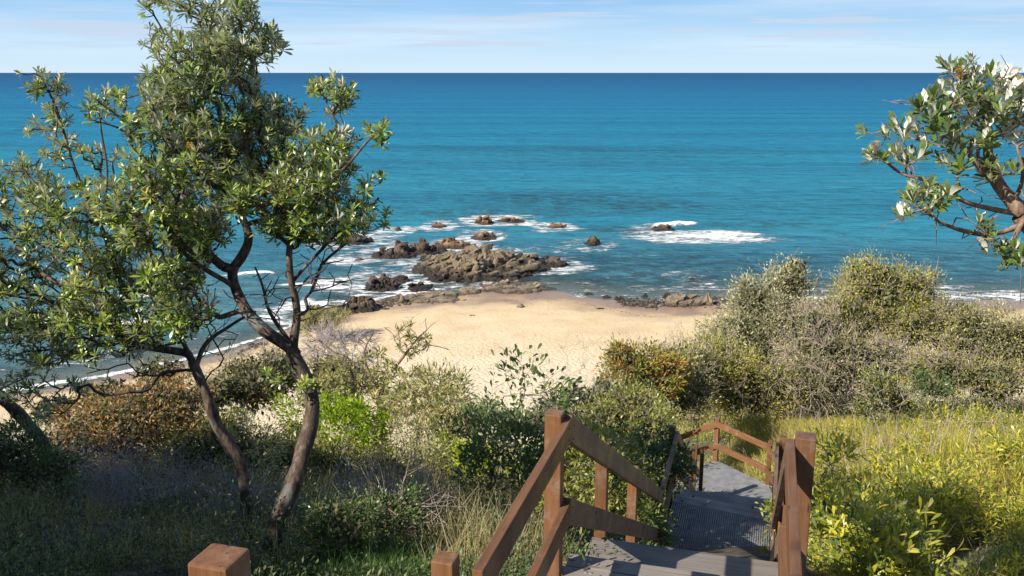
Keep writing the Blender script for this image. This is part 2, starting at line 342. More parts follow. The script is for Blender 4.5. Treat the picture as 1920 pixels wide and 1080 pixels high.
# ------------------------------------------------------------------ rocks: positions first, the sea needs them for its foam
ROCKS = [ # px, py, width px, depth px, height m, kind, label
 (898, 498, 262, 52, 1.05, 'tan', 'large jagged outcrop of tan rock standing at the head of the beach', 260),
 (742, 477, 78, 16, 1.0, 'brown', 'dark brown rock with foam round it, left of the large outcrop', 50),
 (788, 470, 84, 12, .95, 'brown', 'brown ledge joining the upper left end of the large outcrop', 60),
 (662, 453, 74, 12, .8, 'brown', 'long low brown rock at the edge of the tree, in white water', 40),
 (822, 424, 30, 6, .5, 'red', 'small brown rock left of the outermost row of reef rocks', 14),
 (909, 415, 34, 7, .9, 'red', 'round orange brown rock, tallest of the outermost row', 18),
 (958, 413, 62, 4, .45, 'red', 'thin orange reef ledge awash beside the outermost round rock', 20),
 (1042, 425, 36, 5, .5, 'red', 'small red brown rock at the right end of the outermost row', 14),
 (907, 444, 42, 8, .65, 'red', 'isolated red brown rock between the outer row and the large outcrop', 20),
 (850, 459, 74, 10, .7, 'red', 'reddish weed covered rocks just seaward of the large outcrop', 36),
 (1112, 457, 34, 10, .8, 'brown', 'lone dark brown rock in open water right of the large outcrop', 16),
 (1244, 430, 44, 7, .65, 'tan', 'tan rock in the middle of the breaking white wave', 16),
 (716, 537, 72, 17, .95, 'brown', 'dark jagged rock nearest the shore on the left of the rock pools', 60),
 (788, 540, 46, 12, .6, 'brown', 'low dark rock between the jagged dark rock and the sand slabs', 30),
 (748, 524, 50, 5, .4, 'brown', 'thin dark ledge in the shallows left of the large outcrop', 20),
 (672, 487, 32, 5, .35, 'red', 'tiny reddish rock in the foam far left of the outcrop', 10),
 (747, 432, 16, 6, .5, 'tan', 'small tan rock in calm water by the leaf tips', 8),
 (1038, 497, 60, 10, .75, 'brown', 'dark pointed rock off the right end of the large outcrop', 34),
 (845, 522, 110, 12, .7, 'brown', 'dark brown low shelf under the left front of the large outcrop', 60),
 (805, 558, 150, 24, .34, 'slab', 'sloping slab of tan bedrock at the left edge of the dry sand', 60),
 (882, 546, 44, 10, .45, 'slab', 'small cracked bedrock slab in the middle of the slab row', 24),
 (965, 540, 136, 26, .36, 'slab', 'broad striped bedrock slab lying on the sand below the large outcrop', 70),
 (680, 577, 96, 18, .8, 'brown', 'bank of dark cobble like rock at the left corner of the sand', 70),
 (600, 588, 90, 16, .6, 'brown', 'dark shore rock half hidden behind the banksia trunks', 50),
 (1282, 567, 84, 14, .38, 'pale', 'pale blocky rocks in a row at the right hand waterline', 22),
 (1329, 570, 20, 7, .7, 'pale', 'single rounded pale boulder beside the blocky row at the right waterline', 6),
 (1160, 560, 26, 6, .4, 'brown', 'small dark rock at the waterline in front of the sand', 10),
 (1192, 572, 36, 6, .35, 'pale', 'low stones at the waterline left of the pale blocky rocks', 10),
 (1103, 549, 22, 4, .25, 'brown', 'tiny dark stone at the tip of the shallow water, centre right', 6),
 (1136, 556, 18, 4, .25, 'brown', 'small dark stone just left of the waterline rocks', 6),
 (1222, 575, 30, 5, .35, 'pale', 'low tan stones just left of the pale blocky rocks', 8),
 (1250, 556, 26, 5, .35, 'brown', 'brown stone half in the water behind the low tan stones', 8),
 (1352, 577, 24, 5, .4, 'pale', 'tan stone right of the rounded pale boulder by the bushes', 8),
 (1208, 553, 16, 4, .25, 'brown', 'small wet stone in the shallows right of the sand', 5),
 (754, 566, 15, 6, .55, 'pale', 'upright round grey boulder on the left end of the bedrock slab', 4),
 (976, 577, 20, 5, .22, 'pale', 'small grey stone lying on open sand near the bedrock slabs', 5),
 (887, 595, 16, 4, .14, 'brown', 'flat dark stone lying on the sand left of centre', 4),
 (1122, 579, 18, 4, .14, 'brown', 'flat brown stone alone on the sand to the right', 4),
 (640, 530, 40, 5, .3, 'brown', 'half drowned dark rock in the wash behind the tree', 12),
 (1300, 523, 18, 4, .22, 'red', 'small reddish rock in the shallows right of the sand', 6),
]
def rockinfo(r):
    px, py, w, dp, h = r[:5]
    c = PZ(px, py, .1); dpx = c[1]**2/(F*CZ)*1.0          # metres of distance per photo pixel of height
    return c, w*math.hypot(c[1], CZ)/F, max(dp*dpx*1.05, .25*w*c[1]/F)
RI = [rockinfo(r) for r in ROCKS]

# ------------------------------------------------------------------ sea
def ocean():
    ys = [30.]
    while ys[-1] < 320: ys.append(ys[-1]+.26+max(0, ys[-1]-85)*.009)
    while ys[-1] < 60000: ys.append(ys[-1]*1.05)
    ys = np.array(ys); t = np.linspace(-1, 1, 420)
    t = np.sign(t)*np.abs(t)**1.25
    X = t[None, :]*(1.1*ys[:, None]+55); Y = np.repeat(ys[:, None], len(t), 1)
    far = sst((Y-500)/1500.)
    d = Y-shore(X)
    # swell lines roughly parallel to the shore plus chop
    wob = n2(X, Y, .012, 20, 3)*26
    ph = (Y+wob)/11.
    amp = .16*sst((d+1)/16)*(1-far)
    Z = amp*(np.sin(ph*2*np.pi)*.5+np.sin(ph*3.7+X*.05)*.3)*(.4+1.3*(n2(X, Y, .03, 31, 2)+.5))
    Z = Z+(1-far)*(n2(X*.45, Y, .42, 25, 3)*.26+n2(X*.6, Y, 1.3, 27, 2)*.07)*sst((d+2)/8)
    Z = Z*sst(1.2-(Y-200)/400.)
    # foam amount at each point
    foam = np.zeros_like(X)
    edge = d+n2(X, Y, .16, 41, 3)*4.2
    foam = np.maximum(foam, sst(1-np.abs(edge-1.1)/1.3)*.95*(.45+.55*sst((-2-X)/8)+.35*sst((X-9)/4)))
    foam = np.maximum(foam, sst(1-np.abs(edge-6.)/2.3)*.48*sst((-3-X)/6))
    foam = np.maximum(foam, sst(1-np.abs(edge-12.)/2.6)*.42*sst((-8-X)/6))
    foam = np.maximum(foam, sst(1-np.abs(edge-4.5)/2.8)*.40*sst((X-9)/6))
    for (px, py, w, dp, h, *_), (c, wm, dm) in zip(ROCKS, RI):
        if h < .2 or c[1] < shore(c[0])+.5: continue
        q = np.hypot((X-c[0]+wm*.12)/(wm*.5+1.7), (Y-c[1]-.5)/(dm*.5+2.6))
        q = q*(1+n2(X*.5, Y, .30, 81, 3)*1.5); foam = np.maximum(foam, sst(1.95-q*1.1)*(.60 if px < 1090 else .48))
    foam = np.maximum(foam, .24*sst(1-(d-4)/34.)+.05*sst(1-(d-30)/90.))
    # wave breaking over the tan rock
    c = PZ(1262, 424, .2)
    cr = sst(1-np.abs((Y-c[1]-1.8-(X-c[0])*.12)/2.3))*sst(1-np.abs(X-c[0]-.6)/5.)
    foam = np.maximum(foam, cr*1.25); Z = Z+cr*.85*(.7+n2(X, Y, 1.4, 55, 3)*1.6)
    c2 = PZ(1310, 443, 0)
    q = np.hypot((X-c2[0])/9., (Y-c2[1])/5.); foam = np.maximum(foam, sst(1.6-q)*.66)
    c3 = PZ(1215, 440, 0); q = np.hypot((X-c3[0])/5., (Y-c3[1])/4.); foam = np.maximum(foam, sst(1.4-q)*.52)
    # small breakers on the left seen through the tree
    for (bx, by, lx) in ((570, 535, 7), (470, 515, 5), (300, 560, 9), (120, 610, 7), (250, 610, 5)):
        cb = PZ(bx, by, 0); k = sst(1-np.abs(Y-cb[1]-(X-cb[0])*.2)/1.2)*sst(1-np.abs(X-cb[0])/lx)
        foam = np.maximum(foam, k*.95); Z = Z+k*.35
    for (bx, by, lx, ly, v) in ((1400, 548, 9, 5, .5), (1490, 538, 7, 4, .5), (1840, 552, 10, 5, .62), (1250, 500, 10, 3, .30), (1180, 478, 8, 3, .32)):
        cb = PZ(bx, by, 0); q = np.hypot((X-cb[0])/lx, (Y-cb[1])/ly); foam = np.maximum(foam, sst(1.3-q)*v)
    shal = sst(1-(d-1)/26.)
    # drowned reef: darker water
    reef = np.zeros_like(X)
    for (bx, by, lx, ly, v) in ((1060, 372, 13, 9, .6), (1215, 385, 9, 5, .8), (1240, 505, 15, 8, .8), (1150, 520, 9, 5, .8), (1100, 285, 45, 22, .35), (700, 510, 9, 8, .6),
                                (1480, 500, 12, 6, .6), (930, 400, 16, 5, .7), (1350, 520, 10, 5, .7), (1190, 430, 6, 4, .8), (1420, 420, 8, 3, .6), (640, 560, 9, 5, .7), (1650, 500, 14, 6, .6)):
        cb = PZ(bx, by, 0); q = np.hypot((X-cb[0])/lx, (Y-cb[1])/ly)*(1+n2(X, Y, .25, 66, 3)*1.2); reef = np.maximum(reef, sst(1.5-q)*v*.8)
    n, m = X.shape
    V = np.stack([X, Y, Z], -1).reshape(-1, 3)
    i = np.arange((n-1)*(m-1)); r = i//(m-1); cc = i % (m-1); a = r*m+cc
    Fa = np.stack([a, a+1, a+m+1, a+m], 1)
    keep = (d.reshape(-1)[Fa].max(1) > -5)
    Fa = Fa[keep]
    mat, nt, b = newmat('sea_water'); p = pos(nt)
    sep = nt.nodes.new('ShaderNodeSeparateXYZ'); nt.links.new(p, sep.inputs[0])
    def attr(nm):
        at = nt.nodes.new('ShaderNodeAttribute'); at.attribute_name = nm; return at.outputs['Fac']
    lg = math_(nt, 'LOGARITHM', math_(nt, 'MAXIMUM', sep.outputs[1], 10), 10)
    pn = scalev(nt, p, (.25, 1, 1))
    big = noise(nt, scalev(nt, p, (.12, 1, 1)), .014, 4, .6)
    lgn = math_(nt, 'ADD', lg, math_(nt, 'MULTIPLY', math_(nt, 'SUBTRACT', big, .5), .55))  # broad swell bands of the far water, put into the colour
    u = mrange(nt, lgn, 1.8, 3.6, 0, 1, False)
    col = ramp(nt, u, [(0, (.10, .20, .22)), (.07, (.055, .185, .245)), (.16, (.030, .205, .29)), (.32, (.018, .19, .305)), (.52, (.012, .155, .295)), (.78, (.010, .105, .24)), (1, (.010, .078, .19))])
    mid = noise(nt, scalev(nt, p, (.32, 1, 1)), .07, 6, .68)
    col = mix(nt, math_(nt, 'MULTIPLY', mrange(nt, mid, .45, .78), .38), col, (.010, .09, .17))  # darker swell faces painted into the water colour
    fine = noise(nt, scalev(nt, p, (.3, 1, 1)), .75, 5, .65)
    col = mix(nt, math_(nt, 'MULTIPLY', mrange(nt, fine, .45, .68), .55), col, (.012, .065, .115))  # dark sides of the ripples painted into the water colour
    rn = noise(nt, p, .5, 5, .7)
    rf = math_(nt, 'MULTIPLY', attr('reef'), mrange(nt, rn, .38, .58))
    col = mix(nt, rf, col, (.025, .045, .05))
    # foam pattern: streaky lace, closing up as the attribute rises
    f1 = noise(nt, scalev(nt, p, (.45, 1, 1)), 1.5, 10, .80)
    f2 = noise(nt, scalev(nt, p, (.4, 1, 1)), .35, 4, .6)
    fs = math_(nt, 'ADD', attr('foam'), math_(nt, 'ADD', math_(nt, 'MULTIPLY', math_(nt, 'SUBTRACT', f1, .5), 2.1), math_(nt, 'MULTIPLY', math_(nt, 'SUBTRACT', f2, .5), .9)))
    fm = mrange(nt, fs, .42, .74)
    fm = math_(nt, 'MULTIPLY', fm, mrange(nt, attr('foam'), .02, .2))
    cfin = mix(nt, fm, col, (.86, .87, .86))
    df = nt.nodes.new('ShaderNodeBsdfDiffuse'); gl = nt.nodes.new('ShaderNodeBsdfGlossy'); gl.inputs['Roughness'].default_value = .28
    nt.links.new(cfin, df.inputs[0]); gl.inputs[0].default_value = (1, 1, 1, 1)
    lw = nt.nodes.new('ShaderNodeLayerWeight'); lw.inputs[0].default_value = .12
    wmx = nt.nodes.new('ShaderNodeMixShader'); nt.links.new(math_(nt, 'MULTIPLY', math_(nt, 'SUBTRACT', 1., fm), math_(nt, 'MINIMUM', math_(nt, 'MULTIPLY', lw.outputs['Fresnel'], .5), .085)), wmx.inputs[0])
    nt.links.new(df.outputs[0], wmx.inputs[1]); nt.links.new(gl.outputs[0], wmx.inputs[2])
    w1 = noise(nt, scalev(nt, p, (.55, 1, 1)), .5, 7, .7); w2 = noise(nt, scalev(nt, p, (.5, 1, 1)), 2.6, 4, .6)
    w3 = noise(nt, scalev(nt, p, (.38, 1, 1)), .05, 6, .7)
    h = math_(nt, 'ADD', math_(nt, 'MULTIPLY', w3, 4.5), math_(nt, 'ADD', math_(nt, 'MULTIPLY', w1, 1.0), math_(nt, 'MULTIPLY', w2, .22)))
    wv = nd(nt, 'ShaderNodeTexWave', Scale=.020, Distortion=9.0, Detail=3.0); wv.bands_direction = 'Y'; wv.inputs['Detail Scale'].default_value = 1.4; nt.links.new(scalev(nt, p, (.35, 1, 1)), wv.inputs['Vector'])
    wv0 = nd(nt, 'ShaderNodeTexWave', Scale=.0065, Distortion=7.0, Detail=2.0); wv0.bands_direction = 'Y'; nt.links.new(scalev(nt, p, (.3, 1, 1)), wv0.inputs['Vector'])
    h = math_(nt, 'ADD', h, math_(nt, 'MULTIPLY', wv0.outputs['Fac'], 4.))
    wv2 = nd(nt, 'ShaderNodeTexWave', Scale=.055, Distortion=11.0, Detail=3.0); wv2.bands_direction = 'Y'; nt.links.new(scalev(nt, p, (.3, 1, 1)), wv2.inputs['Vector'])
    h = math_(nt, 'ADD', h, math_(nt, 'ADD', math_(nt, 'MULTIPLY', wv.outputs['Fac'], .55), math_(nt, 'MULTIPLY', wv2.outputs['Fac'], .3)))
    h = math_(nt, 'ADD', h, math_(nt, 'MULTIPLY', fm, .25))
    bo = bump(nt, h, .9, .6, b)
    for q in (df, gl, lw): nt.links.new(bo, q.inputs['Normal'])
    nt.nodes.remove(b)
    tr = nt.nodes.new('ShaderNodeBsdfTransparent'); tr.inputs[0].default_value = (.80, .93, .92, 1)
    mx = nt.nodes.new('ShaderNodeMixShader')
    clear = math_(nt, 'MULTIPLY', attr('clear'), math_(nt, 'SUBTRACT', 1., fm))
    nt.links.new(clear, mx.inputs[0]); nt.links.new(wmx.outputs[0], mx.inputs[1]); nt.links.new(tr.outputs[0], mx.inputs[2])
    nt.links.new(mx.outputs[0], nt.nodes['Material Output'].inputs[0])
    o = np_obj('sea', V, Fa, mat, smooth=True)
    for nm, arr in (('foam', foam), ('clear', sst(1-(d)/11.)*.85), ('reef', reef)):
        at = o.data.attributes.new(nm, 'FLOAT', 'POINT'); at.data.foreach_set('value', arr.astype(np.float32).ravel())
    tag(o, 'blue green sea with foam along the rocks and a sharp horizon', None, None, 'structure')
ocean()

# ------------------------------------------------------------------ rock building
def rock_mat(nm, dark, mid, light, wet=.35):
    m, nt, b = newmat(nm); p = pos(nt)
    n1 = noise(nt, p, 1.1, 6, .65); n2_ = noise(nt, p, 6, 5, .7)
    c = ramp(nt, math_(nt, 'ADD', math_(nt, 'MULTIPLY', n1, .6), math_(nt, 'MULTIPLY', n2_, .4)), [(.36, dark), (.5, mid), (.64, light)])
    sep = nt.nodes.new('ShaderNodeSeparateXYZ'); nt.links.new(p, sep.inputs[0])
    wt = mrange(nt, math_(nt, 'ADD', sep.outputs[2], math_(nt, 'MULTIPLY', n1, -.5)), wet, wet-.35)
    c = mix(nt, wt, c, tuple(v*.34 for v in dark)); nt.links.new(c, b.inputs['Base Color'])
    nt.links.new(mrange(nt, wt, 0, 1, .92, .45), b.inputs['Roughness'])
    bump(nt, math_(nt, 'ADD', n2_, math_(nt, 'MULTIPLY', n1, .8)), 1., .22, b); return m
RM = {'tan': rock_mat('tan_rock', (.13, .095, .06), (.24, .185, .115), (.37, .295, .19), .45),
      'brown': rock_mat('dark_brown_rock', (.075, .05, .035), (.14, .095, .065), (.22, .165, .11), .45),
      'red': rock_mat('red_brown_rock', (.17, .09, .05), (.30, .17, .095), (.40, .25, .15), .2),
      'slab': rock_mat('bedrock_slab', (.24, .18, .115), (.36, .275, .18), (.46, .36, .24), .15),
      'pale': rock_mat('pale_rock', (.18, .13, .085), (.29, .22, .15), (.38, .30, .215), .15)}
def voronoi_blocks(X, Y, cells, asp, rng, w, d, tilt):
    ang = rng.uniform(.35, .6); ca, sa = math.cos(ang), math.sin(ang)
    px = rng.uniform(-w/2, w/2, cells); py = rng.uniform(-d/2, d/2, cells)
    U = X*ca+Y*sa; Vv = (-X*sa+Y*ca)*asp; pu = px*ca+py*sa; pv = (-px*sa+py*ca)*asp
    D = np.sqrt((U[..., None]-pu)**2+(Vv[..., None]-pv)**2)
    idx = np.argsort(D, -1)[..., :2]; d1 = np.take_along_axis(D, idx[..., :1], -1)[..., 0]; d2 = np.take_along_axis(D, idx[..., 1:2], -1)[..., 0]
    k = idx[..., 0]; hh = rng.uniform(-.5, .5, cells); tx = rng.normal(0, tilt, cells); ty = rng.normal(-tilt*.8, tilt, cells)
    s = math.sqrt(w*d/cells)
    z = np.clip(hh[k]+((X-px[k])*tx[k]+(Y-py[k])*ty[k])/s, -.75, .75)
    crack = sst(1-(d2-d1)/(.22*s))
    return z, crack
def rock_body(w, d, h, cells, seed, flat=False):
    rng = np.random.default_rng(seed)
    nx = int(np.clip(w/.06, 14, 260)); ny = int(np.clip(d/.06, 10, 200))
    x = np.linspace(-.58, .58, nx)*w; y = np.linspace(-.58, .58, ny)*d; X, Y = np.meshgrid(x, y)
    rr = np.hypot(X/(w*.5), Y/(d*.5))*(1+n2(X+seed*7.3, Y, 2.2/math.sqrt(w), seed, 3)*1.3)
    prof = sst((1.12-rr)/(.5 if flat else .85))
    z, cr = voronoi_blocks(X, Y, max(4, cells), 2.1, rng, w*1.1, d*1.1, .28)
    Z = h*prof*(.78+.95*z*(.45 if flat else 1)+.35*n2(X, Y, 1.2, seed+4, 4))-cr*h*.50*prof
    Z = Z+n2(X, Y, 4., seed+9, 3)*.12*min(1, h)
    Z = Z-.5*sst((rr-.98)/.25)-.02
    Z = np.where(rr > 1.25, -.75, Z)
    V = np.stack([X, Y, Z], -1).reshape(-1, 3); m = nx
    i = np.arange((ny-1)*(nx-1)); r = i//(m-1); c = i % (m-1); a = r*m+c
    return V, np.stack([a, a+1, a+m+1, a+m], 1), (X, Y, Z, rr)
def block_mesh(name, seed, mat):
    """a squared, chipped lump of rock"""
    import bmesh
    bm = bmesh.new(); bmesh.ops.create_cube(bm, size=1.); bmesh.ops.subdivide_edges(bm, edges=bm.edges[:], cuts=2, use_grid_fill=True)
    rng = np.random.default_rng(seed)
    C = np.array([v.co[:] for v in bm.verts]); L = np.linalg.norm(C, axis=1, keepdims=True)
    C = C*(1-.30*np.clip(L-.55, 0, 1)); C += (np.stack([vnoise(C*2.3+seed*3.7+k*9, seed+k)-.5 for k in range(3)], 1))*.42
    for _ in range(3):                                  # flat broken faces
        n = rng.normal(size=3); n /= np.linalg.norm(n); dd = C@n; lim = rng.uniform(.33, .45); C -= np.clip(dd-lim, 0, None)[:, None]*n
    for v, c in zip(bm.verts, C): v.co = c
    me = bpy.data.meshes.new(name); bm.to_mesh(me); bm.free(); me.materials.append(mat); return me
BLK = {k: [block_mesh('rock_block', 11+i, RM[k]) for i in range(6)] for k in RM}
def rocks():
    for i, ((px, py, wpx, dpx, h, kind, label, cells), (c, w, d)) in enumerate(zip(ROCKS, RI)):
        rng = np.random.default_rng(100+i)
        base = float(gz(np.array([c[0]]), np.array([c[1]]), False)[0]); zb = max(base, 0.)-.03
        if c[1] > shore(c[0]): zb = -.05
        big = i == 0
        V, Fa, (X, Y, Z, rr) = rock_body(w, d, h, cells, 40+i, kind == 'slab')
        nm = 'rock_outcrop' if w > 2.4 else 'boulder'
        t = thing(nm, label, 'rock', (c[0], c[1], zb), 0, 'rocks at the edge of the sea')
        np_obj('rock_face', V, Fa, RM[kind], t, local=True)
        nb = 270 if big else (int(cells*.45) if w > 2 else 0)
        if px in (1282,): nb = 24
        for k in range(nb):
            for _ in range(30):
                x, y = rng.uniform(-.5, .5)*w, rng.uniform(-.5, .5)*d
                r0 = math.hypot(x/(w*.5), y/(d*.5))
                if r0 < .98: break
            jx = int(np.clip((x/w+.58)/1.16*(X.shape[1]-1), 0, X.shape[1]-1)); jy = int(np.clip((y/d+.58)/1.16*(X.shape[0]-1), 0, X.shape[0]-1))
            z = Z[jy, jx]
            if z < -.1: continue
            o = bpy.data.objects.new('rock_block', BLK[kind][rng.integers(6)]); link(o, t)
            s = rng.uniform(.25, .85)*(1.0 if big else .62)*(1 if kind != 'slab' else .8)
            if px == 1282: s = rng.uniform(.55, .95)
            o.location = (x, y, z+.08*s); o.scale = (s*rng.uniform(.9, 1.9), s*rng.uniform(.6, 1), s*rng.uniform(.45, .85)*(.4 if kind == 'slab' else 1))
            o.rotation_euler = (rng.normal(.22, .12), rng.normal(-.2, .12), rng.normal(.5, .18))
    # pebbles and cobbles along the waterline, shells and weed scraps on the sand
    g = Geo(); ico = np.array([(0, 0, .5), (.5, 0, 0), (0, .5, 0), (-.5, 0, 0), (0, -.5, 0), (0, 0, -.5)]); fi = np.array([(0, 1, 2), (0, 2, 3), (0, 3, 4), (0, 4, 1), (5, 2, 1), (5, 3, 2), (5, 4, 3), (5, 1, 4)])
    def lumps(xy, s, flat):
        n = len(xy); z = gz(xy[:, 0], xy[:, 1]); th = RNG.uniform(0, 6.28, n); J = ico[None]*(1+RNG.normal(0, .14, (n, 6, 1)))
        c, sn = np.cos(th)[:, None], np.sin(th)[:, None]
        x = (J[..., 0]*c*1.4-J[..., 1]*sn)*s[:, None]; y = (J[..., 0]*sn*1.4+J[..., 1]*c)*s[:, None]; zz = J[..., 2]*s[:, None]*flat
        V = np.stack([x+xy[:, :1], y+xy[:, 1:], zz+z[:, None]], -1).reshape(-1, 3)
        Fa = (fi[None]+6*np.arange(n)[:, None, None]).reshape(-1, 3); return V, Fa
    n = 900; t = RNG.uniform(8.5, 22, n); xy = np.stack([t, shore(t)-.4+RNG.normal(0, .75, n)+np.abs(RNG.normal(0, .4, n))], 1)
    g.add(*lumps(xy, RNG.uniform(.08, .3, n)**1.2*1.5, .7))
    n = 260; t = RNG.uniform(-18, -8, n); xy = np.stack([t, shore(t)-1.4+RNG.normal(0, .9, n)], 1)
    g.add(*lumps(xy, RNG.uniform(.1, .45, n), .7))
    o = g.obj('pebbles', RM['pale']); tag(o, 'pebbles and cobbles strewn along the waterline', 'pebbles', None, 'stuff')
    g = Geo(); n = 1700; x = RNG.uniform(-13, 14, n); y = RNG.triangular(44, 49, 68, n); 
    g2 = Geo(); nw = 520; xw = RNG.uniform(-12, 16, nw); yw = shore(xw)-4.2+n2(xw, xw*0, .25, 5)*3.5+RNG.normal(0, .22, nw); kw = vnoise(np.stack([xw*.6, xw*0, xw*0], 1), 12) > .4; g2.add(*lumps(np.stack([xw, yw], 1)[kw], RNG.uniform(.03, .13, int(kw.sum())), .3))
    tag(g2.obj('wrack_line', MAT['litter']), 'thin broken line of seaweed left by the tide', 'seaweed', None, 'stuff')
    kp = (y < shore(x)-3) & (vnoise(np.stack([x*.35, y*.35, x*0], 1), 77) > .38); xy = np.stack([x, y], 1)[kp]
    g.add(*lumps(xy, RNG.uniform(.02, .10, len(xy)), .35))
    o = g.obj('beach_debris', MAT['litter']); tag(o, 'scraps of weed and driftwood scattered over the dry sand', 'beach debris', None, 'stuff')
rocks()

# ------------------------------------------------------------------ staircase
TH = R(15.7); UU = np.array([math.sin(TH), math.cos(TH), 0]); VV = np.array([math.cos(TH), -math.sin(TH), 0]); ZZ = np.array([0, 0, 1.])
import bmesh
def box_mesh(name, corners, mat, bev=.005, axis=None):
    """corners: 8 points, bottom 4 then top 4 (same order); axis: grain direction"""
    bm = bmesh.new(); vs = [bm.verts.new([float(k) for k in c]) for c in corners]
    for f in ((3, 2, 1, 0), (4, 5, 6, 7), (0, 1, 5, 4), (1, 2, 6, 5), (2, 3, 7, 6), (3, 0, 4, 7)): bm.faces.new([vs[i] for i in f])
    bmesh.ops.recalc_face_normals(bm, faces=bm.faces[:])
    if bev: bmesh.ops.bevel(bm, geom=bm.edges[:], offset=bev, segments=2, affect='EDGES', profile=.6)
    me = bpy.data.meshes.new(name); bm.to_mesh(me); bm.free(); me.materials.append(mat)
    ax = Vector(axis if axis is not None else (0, 0, 1)).normalized(); s1 = ax.cross(Vector((.3, .2, .9)) if abs(ax.z) < .9 else Vector((0, 1, 0))).normalized(); s2 = ax.cross(s1)
    off = random.uniform(0, 50)
    at = me.attributes.new('grain', 'FLOAT_VECTOR', 'POINT')
    for i, v in enumerate(me.vertices): at.data[i].vector = (v.co.dot(ax)+off, v.co.dot(s1)+off, v.co.dot(s2))
    return me
STAIR = thing('timber_staircase', 'reddish brown timber staircase with post and rail sides going down through the scrub', 'staircase', (0.9, 4.0, CZ-3.4))
SL = np.array(STAIR.location)
def part(name, me): 
    o = bpy.data.objects.new(name, me); return link(o, STAIR)
def post(x, y, ztop, zbot, s=.092, ang=TH, mat='timber', slant=0):
    a = np.array([math.sin(ang), math.cos(ang), 0]); b = np.array([math.cos(ang), -math.sin(ang), 0]); c = np.array([x, y, 0])-np.array([SL[0], SL[1], 0])
    q = [c-b*s/2-a*s/2, c+b*s/2-a*s/2, c+b*s/2+a*s/2, c-b*s/2+a*s/2]
    lo = [p+ZZ*(zbot-SL[2]) for p in q]; hi = [p+ZZ*(ztop-SL[2]) for p in q]
    return part('post', box_mesh('post', lo+hi, MAT[mat], .007))
def board(name, A, B, h, t, mat='timber', side=None, bev=.004):
    """upright board from A to B (top edge), plumb cut ends"""
    A = np.asarray(A, float)-SL; B = np.asarray(B, float)-SL; dr = B-A; n = np.cross(dr, ZZ); n /= np.linalg.norm(n)
    hl = np.linalg.norm(dr[:2]); hv = h*np.linalg.norm(dr)/hl
    lo = [A-ZZ*hv-n*t/2, B-ZZ*hv-n*t/2, B-ZZ*hv+n*t/2, A-ZZ*hv+n*t/2]; hi = [p+ZZ*hv for p in lo]
    return part(name, box_mesh(name, lo+hi, MAT[mat], bev, dr))
def flat_board(name, A, B, w, t, mat='deck_board', bev=.004):
    A = np.asarray(A, float)-SL; B = np.asarray(B, float)-SL; dr = B-A; n = np.cross(dr/np.linalg.norm(dr), ZZ)
    lo = [A-n*w/2-ZZ*t, B-n*w/2-ZZ*t, B+n*w/2-ZZ*t, A+n*w/2-ZZ*t]; hi = [p+ZZ*t for p in lo]
    return part(name, box_mesh(name, lo+hi, MAT[mat], bev, dr))
def z_(k): return CZ+k
